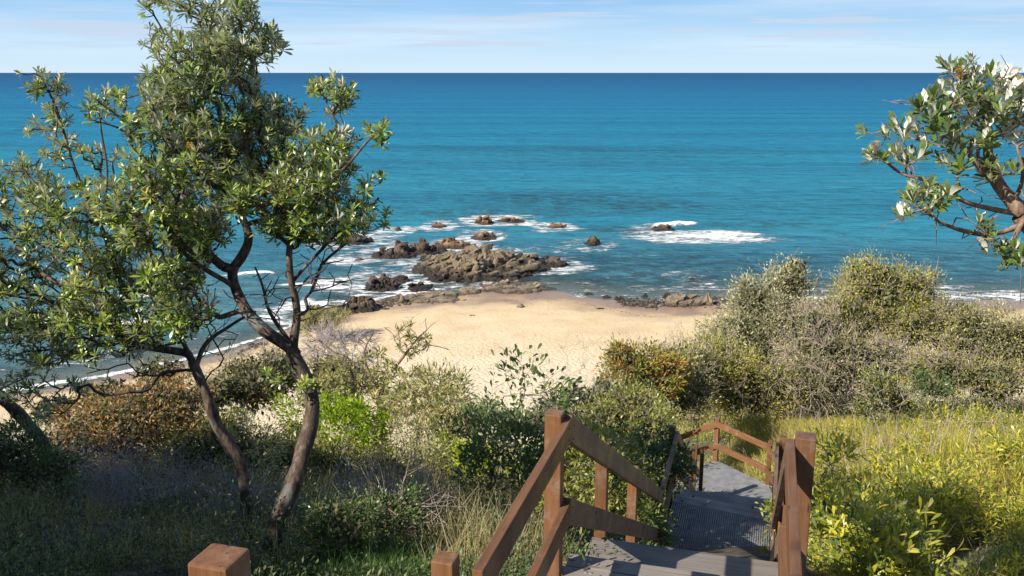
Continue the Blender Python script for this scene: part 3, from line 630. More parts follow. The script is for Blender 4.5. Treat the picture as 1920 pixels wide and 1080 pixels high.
def stairs():
    P3 = np.array([.244, 4.87, 0]); R1 = np.array([1.57, 4.53, 0]); RT = z_(-1.93); SLP = .545
    ul = np.array([.272, .962, 0]); ur = np.array([.29, .957, 0])
    off = .046+.024
    # posts, upper flight and landing
    post(-.615, 1.72, z_(-.985), z_(-3.2)); post(-.267, 3.28, z_(-1.885), z_(-3.6)); post(P3[0], P3[1], z_(-1.885), z_(-4.0), .098)
    post(R1[0], R1[1], z_(-1.885), z_(-4.0), .105); p = R1-UU*1.65; post(p[0], p[1], z_(-1.885), z_(-3.7))
    # landing rails (level) left and right
    for dz, nm in ((0, 'handrail'), (-.52, 'mid_rail')):
        a = P3-UU*1.66+VV*off; b = P3+VV*off+UU*.045; board(nm, a+ZZ*(RT+dz), b+ZZ*(RT+dz), .14, .045)
        a = R1-UU*1.7-VV*(off+.006); b = R1-VV*(off+.006)+UU*.04; board(nm, a+ZZ*(RT+dz), b+ZZ*(RT+dz), .14, .045)
        # upper flight, mostly below the frame
        a = np.array([-.615, 1.72, 0])+VV*off; b = P3-UU*1.665+VV*off
        board(nm, a+ZZ*(z_(-1.16)+dz), b+ZZ*(RT-.03+dz), .14, .045)
        # descending flight
        a = P3+VV*off+UU*.048; L = P3+ul*5.6+VV*off; board(nm, a+ZZ*(RT+dz+.02), L+ZZ*(RT-SLP*5.6+dz), .15, .045, 'timber_worn')
        a = R1-VV*(off+.006)+UU*.045; b = R1+ur*5.2-VV*off; board(nm, a+ZZ*(RT+dz), b+ZZ*(z_(-4.95)+dz), .15, .045, 'timber_worn')
        # middle landing rails
        a = P3+ul*5.602+VV*off; b = P3+ul*7.5+VV*off; board(nm, a+ZZ*(z_(-4.95)+dz), b+ZZ*(z_(-4.95)+dz), .14, .045, 'timber_worn')
        a = R1+ur*5.202-VV*off; b = R1+ur*7.45-VV*off; board(nm, a+ZZ*(z_(-4.95)+dz), b+ZZ*(z_(-4.95)+dz), .14, .045, 'timber_worn')
    for s in (1.65, 3.44): p = P3+ul*s; post(p[0], p[1], RT-SLP*s+.07, RT-SLP*s-1.7)
    p = P3+ul*5.65; post(p[0], p[1], z_(-5.0), z_(-6.6))
    p = P3+ul*7.45; post(p[0], p[1], z_(-4.87), z_(-6.9))
    for s in (1.95, 3.7): p = R1+ur*s; post(p[0], p[1], RT-.585*s+.02, RT-.585*s-1.9)
    p = R1+ur*5.3; post(p[0], p[1], z_(-4.93), z_(-6.8)); p = R1+ur*7.4; post(p[0], p[1], z_(-4.85), z_(-6.9))
    # upper landing boards (across the stair)
    zt = z_(-2.9)
    for k in range(13):
        c = P3+UU*(.17-k*.147); flat_board('plank', c-VV*.10*(k > 0)+VV*.055*(k == 0)+ZZ*zt, c+VV*1.50+ZZ*(zt-.002*(k % 2)), .138, .042)
    for k in range(2):
        for q in (.16, .19):
            for e in (-.028, .028):
                c = P3+UU*(.17-k*.147+e)+VV*(q+.03*k); 
                bm = bmesh.new(); bmesh.ops.create_cone(bm, cap_ends=True, segments=10, radius1=.011, radius2=.009, depth=.006)
                me = bpy.data.meshes.new('bolt'); bm.to_mesh(me); bm.free(); me.materials.append(MAT['bolt']); o = part('bolt', me); o.location = c+ZZ*(zt+.002)-SL
    # edge rim under the landing
    board('joist', P3+UU*.20+VV*.0+ZZ*(zt-.045), P3+UU*.20+VV*1.45+ZZ*(zt-.045), .19, .04, 'timber_worn')
    def flight(A, B, width, side, n):
        """A, B: upper and lower nosing at the left side; side: unit vector to the right"""
        A = np.asarray(A, float); B = np.asarray(B, float); run = (B-A)/n; hd = run.copy(); hd[2] = 0; L = np.linalg.norm(hd); hd /= L
        for k in range(1, n):
            c = A+run*k; 
            flat_board('tread', c+hd*L*.5*0+side*.02+hd*.02, c+side*(width-.02)+hd*.02, L+.02, .04)
        for sd in (0, width):
            board('stringer', A+side*sd+ZZ*-.03, B+side*sd+ZZ*-.03, .26, .045, 'timber_worn')
    n = 15
    flight(P3+UU*.27+ZZ*zt+VV*.06, P3+ul*5.75+VV*.06+ZZ*z_(-5.95), 1.36, VV, n)
    # upper flight to the viewer
    flight(P3-UU*3.9+ZZ*z_(-1.6)+VV*.06, P3-UU*1.75+ZZ*(zt)+VV*.06, 1.32, VV, 7)
    for k in range(8): c = P3-UU*(4.0+k*.147); flat_board('plank', c+VV*.0+ZZ*z_(-1.6), c+VV*1.4+ZZ*z_(-1.6), .138, .042)
    # middle landing: open mesh panel in a timber surround
    la, lb = P3+ul*5.62+VV*.07, R1+ur*5.3-VV*.07; ra, rb = P3+ul*7.32+VV*.07, R1+ur*7.05-VV*.07
    zm = z_(-5.95)
    def panel(a, b, c, d, z, nbars, along, slats):
        """a,b near left/right, c,d far left/right"""
        Vq = [np.append(p[:2], z-.022) for p in (a, b, d, c)]; lo = [q-ZZ*.02 for q in Vq]
        g = part('mesh_hole_shade', box_mesh('mesh_hole_shade', [q-SL for q in lo+Vq], MAT['hole'], 0))  # dark sheet added under the bars for the shade in the openings
        G = Geo()
        def bar(p, q, wd, h0, h1):
            dr = q-p; n_ = np.cross(dr/np.linalg.norm(dr), ZZ)*wd/2
            V = [p-n_+ZZ*h0, q-n_+ZZ*h0, q+n_+ZZ*h0, p+n_+ZZ*h0, p-n_+ZZ*h1, q-n_+ZZ*h1, q+n_+ZZ*h1, p+n_+ZZ*h1]
            G.add(V, [(3, 2, 1, 0), (4, 5, 6, 7), (0, 1, 5, 4), (1, 2, 6, 5), (2, 3, 7, 6), (3, 0, 4, 7)])
        for k in range(nbars+1):
            t = k/nbars; p = a*(1-t)+b*t; q = c*(1-t)+d*t; p = np.append(p[:2], z); q = np.append(q[:2], z); bar(p, q, .015, -.022, 0)
        for k in range(slats+1):
            t = k/slats; p = a*(1-t)+c*t; q = b*(1-t)+d*t; p = np.append(p[:2], z); q = np.append(q[:2], z); bar(p, q, .010, -.021, -.002)
        o = G.obj('grip_mesh', MAT['grip'], STAIR)
    panel(la, lb, ra, rb, zm, 48, ul, 52)
    for k in range(2):
        e = ul*(.075+k*.145); flat_board('plank', np.append((ra+e)[:2], zm-.004-.09*(k > 0)*0), np.append((rb+e)[:2], zm-.004), .135, .045)
    board('joist', np.append((la-ul*.02)[:2], zm-.03), np.append((lb-ul*.02)[:2], zm-.03), .18, .04, 'timber_worn')
    # second flight and the lower landing with its turn to the left
    z3 = z_(-7.75); C = np.array([3.31, 15.2, 0]); D = np.array([4.86, 15.18, 0]); B_ = np.array([4.93, 16.15, 0]); A_ = np.array([4.18, 17.3, 0]); E = np.array([3.05, 16.35, 0])
    sd = (D-C)/np.linalg.norm(D-C)
    flight(np.append((ra+ul*.30)[:2], zm), C+VV*.05+ZZ*z3, 1.36, VV, 10)
    hole = [p+ZZ*(z3-.03) for p in (C, D, B_, A_)]
    # deck sheets of mesh on the lower landing (a five sided plate), with fine bars
    G = Geo(); poly = [C-sd*.03, D+sd*.02, B_+np.array([.02, 0, 0]), A_+np.array([0, .03, 0]), E]
    top = [p+ZZ*z3 for p in poly]; bot = [p-ZZ*.04 for p in top]; n = 5
    bm = bmesh.new(); tv = [bm.verts.new([float(k) for k in p-SL]) for p in top]; bv = [bm.verts.new([float(k) for k in p-SL]) for p in bot]
    bm.faces.new(tv); bm.faces.new(bv[::-1])
    for k in range(5): bm.faces.new((tv[k], bv[k], bv[(k+1) % 5], tv[(k+1) % 5]))
    bmesh.ops.recalc_face_normals(bm, faces=bm.faces[:]); me = bpy.data.meshes.new('landing_plate'); bm.to_mesh(me); bm.free(); me.materials.append(MAT['grip']); part('landing_plate', me)
    RT3 = z_(-6.87)
    post(A_[0], A_[1], RT3+.05, z_(-8.9), .092, R(33)); post(B_[0], B_[1], RT3+.03, z_(-8.8), .085, R(20)); post(C[0]-.02, C[1], z_(-6.52), z_(-8.7), .09)
    post(C[0]+.14, C[1]+.1, z_(-6.72), z_(-8.6), .07); post(D[0]+.06, D[1]-.05, z_(-6.75), z_(-8.7), .09)
    dAB = (B_-A_)/np.linalg.norm(B_-A_); nin = np.array([-dAB[1], dAB[0], 0]); nin = nin if nin@(C-A_) > 0 else -nin
    fd = np.array([-.9, .436, 0]); fn = np.array([.436, .9, 0])
    for dz, nm in ((0, 'handrail'), (-.46, 'mid_rail')):
        board(nm, A_+nin*.07+ZZ*(RT3+dz), B_+nin*.07+dAB*.1+ZZ*(RT3+dz-.01), .12, .04)
        a = B_+np.array([-.07, -.03, 0]); b = D+np.array([-.02, .05, 0]); board(nm, a+ZZ*(RT3+dz), b+ZZ*(RT3+dz), .12, .04)
        # down from the middle landing, both sides
        a = P3+ul*7.50+VV*off; b = C+VV*.07; board(nm, a+ZZ*(z_(-4.96)+dz), b+ZZ*(z_(-7.0)+dz), .13, .04, 'timber_worn')
        a = R1+ur*7.45-VV*off; b = D-VV*.04; board(nm, a+ZZ*(z_(-4.96)+dz), b+ZZ*(RT3-.05+dz), .13, .04, 'timber_worn')
        # third flight off to the left, right and left rails
        a = A_-fn*.06; board(nm, a+ZZ*(RT3+dz), a+fd*4.3+ZZ*(RT3+dz-2.45), .12, .04)
        a = C+fn*.06; board(nm, a+ZZ*(RT3-.1+dz), a+fd*3.6+ZZ*(RT3+dz-2.15), .12, .04)
    for s in (1.6, 3.2): p = A_+fd*s; post(p[0], p[1], RT3-.57*s+.03, RT3-.57*s-2, .085, R(-64)); p = C+fd*s; post(p[0], p[1], RT3-.57*s-.05, RT3-.57*s-2, .085, R(-64))
    flight(np.append((C+fn*.15)[:2], z3), np.append((C+fn*.15+fd*4.0)[:2], z3-2.3), 1.35, fn, 13)
    q = C+fd*4.6+fn*.8; e = np.array([-1.4, 27, 0])-q; e[2] = 0; L = np.linalg.norm(e); e /= L; en = np.array([e[1], -e[0], 0])
    flat_board('landing_plate', np.append((q-e*.8)[:2], z3-2.32), np.append((q+e*.8)[:2], z3-2.32), 1.5, .05, 'grip')
    flight(np.append((q+e*.8-en*.65)[:2], z3-2.32), np.append((q+e*(L-.6)-en*.65)[:2], z_(-12.0)), 1.3, en, 11)
    q2 = np.array([-1.45, 26.8, 0]); flat_board('landing_plate', np.append((q2-e*.9)[:2], z_(-12.0)), np.append((q2+e*1.0)[:2], z_(-12.0)), 1.3, .05, 'grip')
    for s in (-.65, .65): p = q2+e*.9+en*s; post(p[0], p[1], z_(-11.2), z_(-13), .09, R(10)); 
    board('handrail', np.append((q2+e*.95-en*.6)[:2], z_(-11.35)), np.append((q2+e*.95+en*.6)[:2], z_(-11.35)), .12, .04)
def screws():
    m, nt, b = newmat('dark_screw'); b.inputs['Base Color'].default_value = (.03, .025, .02, 1); b.inputs['Metallic'].default_value = .6
    bm = bmesh.new(); bmesh.ops.create_cone(bm, cap_ends=True, segments=8, radius1=.007, radius2=.006, depth=.004); bmesh.ops.rotate(bm, verts=bm.verts[:], cent=(0, 0, 0), matrix=Matrix.Rotation(math.pi/2, 3, 'Y')); bmesh.ops.rotate(bm, verts=bm.verts[:], cent=(0, 0, 0), matrix=Matrix.Rotation(-TH, 3, 'Z'))
    me = bpy.data.meshes.new('screw'); bm.to_mesh(me); bm.free(); me.materials.append(m)
    P3 = np.array([.244, 4.87, 0])
    for dz in (0, -.52):
        for a, h in ((-.03, -.035), (-.03, -.105), (.10, -.04), (.10, -.125)):
            o = part('screw', me); o.location = P3+VV*.0935+UU*a+ZZ*(z_(-1.93)+dz+h-max(0, a-.05)*.5)-SL
stairs()
screws()

# ------------------------------------------------------------------ leaves and branches
LEAF = (np.array([(0, 0, 0), (.38, -.36, .03), (.38, .36, .03), (.75, -.5, .0), (.75, .5, .0), (1, 0, -.10)]), np.array([(0, 2, 1), (1, 2, 4), (1, 4, 3), (3, 4, 5)]))
LEAFS = (np.array([(0, 0, 0), (.5, -.5, .05), (1, 0, -.05), (.5, .5, .05)]), np.array([(0, 3, 1), (1, 3, 2)]))
BLADE = (np.array([(0, -.5, 0), (0, .5, 0), (.55, -.38, .05), (.55, .38, .05), (1, 0, -.18)]), np.array([(0, 1, 3), (0, 3, 2), (2, 3, 4)]))
def unit(a): return a/np.maximum(np.linalg.norm(a, axis=-1, keepdims=True), 1e-9)
def leaves(P, A, Nn, L, Wd, tpl=LEAF):
    P = np.asarray(P, float); n = len(P); A = unit(A); Nn = unit(Nn-(Nn*A).sum(-1, keepdims=True)*A); S = np.cross(A, Nn)
    L = np.broadcast_to(L, n)[:, None, None]; Wd = np.broadcast_to(Wd, n)[:, None, None]; T, Fa = tpl
    V = P[:, None]+L*T[None, :, 0:1]*A[:, None]+Wd*T[None, :, 1:2]*S[:, None]*-1+L*T[None, :, 2:3]*Nn[:, None]
    Ff = Fa[None]+len(T)*np.arange(n)[:, None, None]
    return V.reshape(-1, 3), Ff.reshape(-1, 3)[:, ::-1]
def rosette(seed, n=14, L=1., w=.24, lo=20, hi=100, droop=0):
    rng = np.random.default_rng(seed); i = np.arange(n); az = i*2.4+rng.normal(0, .25, n); inc = np.radians(lo+(hi-lo)*(i/(n-1))**.8+rng.normal(0, 7, n))
    A = np.stack([np.sin(inc)*np.cos(az), np.sin(inc)*np.sin(az), np.cos(inc)], 1); ax = np.array([[0, 0, 1.]])
    N_ = ax-(A@ax.T)*A; N_ = N_+rng.normal(0, .18, N_.shape)
    P = np.stack([0*i, 0*i, -.32*i/(n-1)], 1)
    return leaves(P, A, N_, L*rng.uniform(.75, 1.1, n), w*rng.uniform(.8, 1.15, n))
def place(Vt, Ft, P, D, s, rng):
    """copies of a template with local z along D"""
    n = len(P); D = unit(D); h = unit(np.cross(D, rng.normal(size=(n, 3)))); k = np.cross(D, h)
    s = np.broadcast_to(s, n)[:, None, None]
    V = P[:, None]+s*(Vt[None, :, 0:1]*h[:, None]+Vt[None, :, 1:2]*k[:, None]+Vt[None, :, 2:3]*D[:, None])
    return V.reshape(-1, 3), (Ft[None]+len(Vt)*np.arange(n)[:, None, None]).reshape(-1, 3)
def prisms(A, B, ra, rb, k=3):
    A = np.asarray(A, float); B = np.asarray(B, float); n = len(A); D = unit(B-A); h = np.cross(D, np.array([.31, .52, .79])); h = unit(h); q = np.cross(D, h)
    ang = np.arange(k)*2*np.pi/k; c = np.cos(ang)[None, :, None]; s = np.sin(ang)[None, :, None]
    ring = c*h[:, None]+s*q[:, None]
    ra = np.broadcast_to(ra, n)[:, None, None]; rb = np.broadcast_to(rb, n)[:, None, None]
    V = np.concatenate([A[:, None]+ra*ring, B[:, None]+rb*ring], 1)
    i = np.arange(k); j = (i+1) % k; Fq = np.stack([i, j, j+k, i+k], 1)
    return V.reshape(-1, 3), (Fq[None]+2*k*np.arange(n)[:, None, None]).reshape(-1, 4)
def tube(P, r, k=6):
    P = np.asarray(P, float); n = len(P); T = unit(np.gradient(P, axis=0)); h = np.cross(T[0], [.3, .9, .2]); H = []
    for i in range(n): h = h-(h@T[i])*T[i]; h = h/np.linalg.norm(h); H.append(h)
    H = np.array(H); Q = np.cross(T, H); ang = np.arange(k)*2*np.pi/k
    V = P[:, None]+np.asarray(r)[:, None, None]*(np.cos(ang)[None, :, None]*H[:, None]+np.sin(ang)[None, :, None]*Q[:, None])
    Fq = []
    i = np.arange(k); j = (i+1) % k
    for a in range(n-1): Fq.append(np.stack([i+a*k, j+a*k, j+(a+1)*k, i+(a+1)*k], 1))
    return V.reshape(-1, 3), np.concatenate(Fq)
def grow(seedP, seedPar, attach, pts, bf=.35):
    """minimum spanning growth from the seed skeleton through the points"""
    P = [np.array(p, float) for p in seedP]; par = list(seedPar); pl = [0.]*len(P)
    for i in range(1, len(P)): pl[i] = pl[par[i]]+np.linalg.norm(P[i]-P[par[i]])
    pts = np.asarray(pts, float); n = len(pts); cost = np.full(n, 1e9); best = np.zeros(n, int); done = np.zeros(n, bool)
    for i in range(len(P)):
        if attach[i]:
            c = np.linalg.norm(pts-P[i], axis=1)+bf*pl[i]; m = c < cost; cost[m] = c[m]; best[m] = i
    for _ in range(n):
        j = int(np.argmin(np.where(done, 1e9, cost))); done[j] = True; i = best[j]
        P.append(pts[j]); par.append(i); L = pl[i]+np.linalg.norm(pts[j]-P[i]); pl.append(L); ni = len(P)-1
        c = np.linalg.norm(pts-pts[j], axis=1)+bf*L; m = (c < cost) & ~done; cost[m] = c[m]; best[m] = ni
    return np.array(P), np.array(par)
def radii(par, n, r0, e=2.35):
    a = np.zeros(n); ch = np.zeros(n, int)
    for i in range(n-1, -1, -1):
        if a[i] == 0: a[i] = r0**e
        if par[i] >= 0: a[par[i]] += a[i]; ch[par[i]] += 1
    return a**(1/e), ch
def blob_points(blobs, spacing, rng, shell=.0):
    """blobs: (centre, (rx,ry,rz)); points at least `spacing` apart"""
    out = []; 
    for c, r in blobs:
        vol = 4.19*r[0]*r[1]*r[2]; n = int(vol/spacing**3*1.6)+8
        q = rng.normal(size=(n, 3)); q = unit(q)*(rng.uniform(shell, 1, (n, 1))**(1/3)); out.append(np.array(c)+q*np.array(r))
    q = np.concatenate(out); rng.shuffle(q); keep = []; cell = {}
    for p in q:
        k = tuple((p//spacing).astype(int)); ok = True
        for dx in (-1, 0, 1):
            for dy in (-1, 0, 1):
                for dz in (-1, 0, 1):
                    for w in cell.get((k[0]+dx, k[1]+dy, k[2]+dz), ()):
                        if (w[0]-p[0])**2+(w[1]-p[1])**2+(w[2]-p[2])**2 < spacing*spacing: ok = False
        if ok: keep.append(p); cell.setdefault(k, []).append(p)
    return np.array(keep)
def pb(px, py, rx, ry, d, rd=None):
    """ellipsoid from photo pixels at depth d"""
    c = PX(px, py, d); rx_ = rx*d/F; ry_ = ry*d/F; return (c, (rx_, rd if rd else (rx_+ry_)*.5, ry_))

ROS = [rosette(s, 17, 1., .21, 12, 92) for s in range(5)]
ROSW = [rosette(s+20, 12, 1., .28, 5, 64) for s in range(5)]
def smooth_line(P, it=2):
    P = np.asarray(P, float)
    for _ in range(it):
        Q = [P[0]]
        for a, b in zip(P[:-1], P[1:]): Q += [a*.75+b*.25, a*.25+b*.75]
        Q.append(P[-1]); P = np.array(Q)
    return P
def banksia(name, label, base, limbs, blobs, spacing, leafL, mat, bark, seed, nclus, ros, bare=0., bf=.32, r0=.0045, up=.5, spikes=(), dead=0, cat='tree', group=None, bareblobs=(), gap=0., gapf=2.6):
    """limbs: list of (parent limb index or -1, start fraction, [points], r start, r end)"""
    rng = np.random.default_rng(seed)
    t = thing(name, label, cat, base, 0, group)
    SP_, par, att, rad0 = [], [], [], []; idx = []
    for (pi, fr, pts, ra, rb) in limbs:
        L = smooth_line(pts); L = L+np.stack([vnoise(L*3.1+k*17, seed+k)-.5 for k in range(3)], 1)*np.minimum(.07, ra)*1.0
        i0 = len(SP_); ids = []
        for k, q in enumerate(L):
            if k == 0: pr = -1 if pi < 0 else idx[pi][int(fr*(len(idx[pi])-1))]
            else: pr = len(SP_)-1
            SP_.append(q); par.append(pr); u_ = k/(len(L)-1); att.append(u_ > (.45 if pi < 0 else .12)); rad0.append(ra+(rb-ra)*u_); ids.append(len(SP_)-1)
        idx.append(ids)
        rr = np.array([rad0[j] for j in ids])
        if pi < 0: rr = rr*(1+.6*np.exp(-np.arange(len(rr))/1.6))
        rr = rr*(1+.16*(vnoise(L*6, seed+9)-.5)*2)
        LL = L
        if pi >= 0: LL = np.concatenate([[SP_[par[ids[0]]]], L]); rr = np.concatenate([[rr[0]*.9], rr])
        V, Fq = tube(LL, rr, 10 if ra > .05 else 6)
        np_obj('trunk' if pi < 0 else 'branch', V, Fq, bark, t, smooth=True)
    ns = len(SP_)
    pts = blob_points(blobs, spacing, rng); gn = vnoise(pts*gapf, seed+3)*.65+vnoise(pts*gapf*2.3, seed+4)*.35; pts = pts[gn > gap-.07*sst((pts[:, 2]-17.7)/.9)]; nb0 = len(pts)
    if bareblobs: pts = np.concatenate([pts, blob_points(bareblobs, spacing*1.9, rng)])
    isbare = np.arange(len(pts)) >= nb0
    P, pr = grow(SP_, par, att, pts, bf)
    order_pts = P[ns:]
    # which grown nodes are bare
    key = {tuple(np.round(p, 6)): b for p, b in zip(pts, isbare)}; nodebare = np.array([key.get(tuple(np.round(p, 6)), False) for p in P])
    r, ch = radii(pr, len(P), r0)
    i = np.arange(ns, len(P)); A = P[pr[i]]; B = P[i]; Lg = np.linalg.norm(B-A, axis=1)
    Mid = (A+B)/2+rng.normal(size=A.shape)*(Lg*.11)[:, None]; ra = np.minimum(r[pr[i]], r[i]*1.5); ra = np.where(pr[i] < ns, r[i]*1.15, ra)
    g = Geo(); g.add(*prisms(A, Mid, ra, (ra+r[i])/2, 4)); g.add(*prisms(Mid, B, (ra+r[i])/2, r[i], 4))
    if dead:                                         # short dead side twigs
        j = rng.choice(i, dead); q = P[j]; dr = unit(rng.normal(size=(dead, 3))+np.array([0, 0, -.25])); m1 = q+dr*rng.uniform(.08, .2, (dead, 1)); m2 = m1+unit(dr+rng.normal(size=dr.shape)*.6)*rng.uniform(.05, .16, (dead, 1))
        g.add(*prisms(q, m1, .004, .003, 3)); g.add(*prisms(m1, m2, .003, .0015, 3))
    tag(g.obj('twigs', bark, t), kind='stuff')
    leafy = (rng.uniform(size=len(i)) < np.where(ch[i] == 0, 1., .8)) & ~nodebare[i] & (rng.uniform(size=len(i)) > bare)
    j = i[leafy]; D = unit(P[j]-P[pr[j]])+np.array([0, 0, up])+rng.normal(0, .25, (len(j), 3))
    D = unit(D); s = leafL*rng.uniform(.6, 1.3, len(j))*np.where(ch[j] == 0, 1, .85)
    pp = proj(P[j]); vis = (pp[:, 0] > -30) & (pp[:, 0] < 1950) & (pp[:, 1] > -30) & (pp[:, 1] < 1110)
    order = np.argsort(-(vis*1e3)-s/pp[:, 2]*10-rng.uniform(0, .3, len(j))); Pj = P[j]; br = np.array(t.location)
    rm = [np_mesh('leaf_cluster', v, f, mat) for v, f in ros]
    for k in order[:nclus]:
        o = bpy.data.objects.new('leaf_cluster', rm[rng.integers(len(rm))]); link(o, t)
        q = Vector(D[k]).to_track_quat('Z', 'Y') @ Matrix.Rotation(rng.uniform(0, 6.28), 4, 'Z').to_quaternion()
        o.rotation_mode = 'QUATERNION'; o.rotation_quaternion = q; o.location = Pj[k]-br; o.scale = (float(s[k]),)*3
    rest = order[nclus:]
    if len(rest):
        g = Geo()
        for v in range(len(ros)):
            sel = rest[v::len(ros)]
            if len(sel): g.add(*place(*ros[v], Pj[sel], D[sel], s[sel], rng))
        tag(g.obj('foliage', mat, t), kind='stuff')
    for (q, hgt, dr) in spikes:
        n = 260; th = rng.uniform(0, 6.28, n); h = rng.uniform(0, hgt, n); ax = unit(np.array([dr], float))[0]; e1 = unit(np.cross(ax, [0.2, .1, 1]))if abs(ax[2]) < .95 else np.array([1., 0, 0]); e2 = np.cross(ax, e1)
        rad = np.cos(th)[:, None]*e1+np.sin(th)[:, None]*e2; pr_ = .012
        V, Ff = leaves(np.array(q)+ax*h[:, None]+rad*pr_, rad+ax*.25, ax+0*rad, .024, .006, LEAFS); g = Geo(); g.add(V, Ff); o = g.obj('flower_spike', MAT['flower'], t)
    return t

def trees():
    D0 = 8.4
    def q(x, y, d=D0): return PX(x, y, d)
    base = q(505, 1035, 8.25); base[2] = float(gz(np.array([base[0]]), np.array([base[1]]))[0])-.1
    limbs = [(-1, 0, [base, q(520, 975, 8.3), q(552, 925, 8.35), q(566, 850), q(580, 790), q(585, 745), q(568, 705), q(545, 655)], .085, .058),
             (0, 1, [q(530, 642), q(480, 610), q(445, 555, 8.5), q(432, 510, 8.5), q(455, 480), q(470, 440), q(452, 400), q(430, 340), q(425, 270, 8.3), q(405, 190), q(380, 120, 8.4), q(395, 50)], .060, .014),
             (0, .96, [q(552, 632, 8.3), q(562, 585, 8.3), q(545, 520, 8.2), q(540, 450, 8.2), q(570, 390), q(600, 320, 8.2), q(612, 240, 8.2)], .048, .012),
             (1, .62, [q(425, 320), q(470, 250, 8.6), q(480, 180, 8.7), q(470, 110, 8.6), q(450, 40, 8.5)], .035, .01),
             (1, .42, [q(465, 420), q(520, 400, 8.0), q(600, 370, 7.9), q(660, 300, 7.9), q(705, 250, 7.9)], .026, .008),
             (1, .55, [q(440, 370), q(370, 330, 8.0), q(310, 260, 7.8), q(280, 190, 7.9)], .03, .009),
             (0, .93, [q(560, 660), q(505, 590, 8.7), q(495, 540, 8.8), q(478, 500, 8.8)], .022, .008),
             (2, .35, [q(548, 530), q(590, 480, 8.1), q(650, 420, 8.0), q(710, 370, 8.0)], .018, .007),
             (1, .30, [q(440, 540), q(380, 505, 8.2), q(330, 460, 8.1), q(300, 400, 8.0)], .03, .01)]
    bl = [pb(340, 30, 68, 42, 8.4, .45), pb(440, 35, 42, 50, 8.5, .4), pb(390, 100, 100, 42, 8.4, .6), pb(495, 95, 36, 42, 8.6, .3), pb(320, 75, 45, 40, 8.4, .4), pb(380, 170, 105, 60, 8.3, .7), pb(330, 250, 90, 60, 8.2, .65), pb(440, 240, 100, 70, 8.4, .8),
          pb(520, 230, 50, 45, 8.3, .5), pb(350, 320, 125, 70, 8.2, .8), pb(480, 330, 110, 70, 8.3, .8), pb(580, 330, 80, 75, 8.2, .7), pb(620, 180, 45, 36, 8.2, .35), pb(596, 116, 16, 14, 8.2, .15),
          pb(620, 260, 50, 30, 8.2, .3), pb(718, 245, 30, 22, 7.9, .2), pb(640, 405, 90, 34, 8.1, .5), pb(705, 350, 40, 22, 8.0, .25), pb(712, 400, 26, 26, 8.0, .25), pb(560, 415, 80, 35, 8.2, .5),
          pb(330, 420, 90, 60, 8.1, .7), pb(330, 500, 60, 60, 8.0, .5), pb(350, 570, 50, 50, 8.1, .4), pb(260, 370, 75, 50, 8.1, .6), pb(590, 440, 60, 20, 8.2, .3), pb(210, 205, 42, 38, 8.0, .3), pb(330, 170, 60, 50, 8.3, .5)]
    bare = [pb(590, 520, 90, 70, 8.4, .5), pb(500, 560, 60, 50, 8.6, .5)]
    t = banksia('banksia_tree', 'tall banksia with a thick curved trunk and wide open crown, left of the stairs', base, limbs, bl, .080, .100, MAT['banksia'], MAT['bark'], 5, 300, ROS, .03, up=.9, gap=.43, dead=150, bareblobs=bare,
            spikes=[(q(357, 288, 7.6), .09, (0, 0, 1))])
    # a tuft of leaves low on the trunk
    r_ = np.random.default_rng(4); 
    for (x, y, d, s) in ((572, 718, 8.2, .1), (565, 728, 8.15, .085), (585, 722, 8.2, .08), (520, 715, 8.1, .09), (500, 700, 8.1, .08)):
        o = bpy.data.objects.new('leaf_cluster', np_mesh('leaf_cluster', *ROS[1], MAT['banksia'])); link(o, t); o.location = q(x, y, d)-np.array(t.location); o.scale = (s,)*3; o.rotation_euler = (r_.uniform(.2, 1), r_.uniform(-.5, .5), 0)
    # second tree
    b2 = q(470, 985, 9.1); b2[2] = float(gz(np.array([b2[0]]), np.array([b2[1]]))[0])-.08
    limbs = [(-1, 0, [b2, q(462, 920, 9), q(440, 840, 9), q(400, 785, 8.9), q(385, 730, 8.8), q(360, 680, 8.8)], .062, .044),
             (0, 1, [q(350, 665, 8.8), q(290, 655, 8.7), q(230, 640, 8.7), q(170, 590, 8.7), q(120, 540, 8.7), q(60, 500, 8.8), q(10, 430, 8.8)], .042, .012),
             (0, .95, [q(368, 690, 8.8), q(385, 640, 8.9), q(440, 605, 9.), q(480, 585, 9.1)], .03, .01),
             (1, .35, [q(270, 650, 8.7), q(250, 570, 8.6), q(210, 500, 8.6), q(190, 420, 8.6), q(150, 340, 8.6), q(125, 270, 8.6), q(105, 190, 8.6), q(72, 140, 8.6)], .03, .007),
             (1, .55, [q(180, 600, 8.7), q(100, 570, 8.9), q(40, 560, 9), q(-40, 540, 9)], .024, .008),
             (3, .45, [q(190, 420, 8.6), q(205, 330, 8.4), q(190, 250, 8.4), q(185, 200, 8.4)], .014, .006),
             (0, .9, [q(360, 680, 8.8), q(330, 620, 8.6), q(300, 550, 8.5), q(280, 480, 8.5)], .028, .01)]
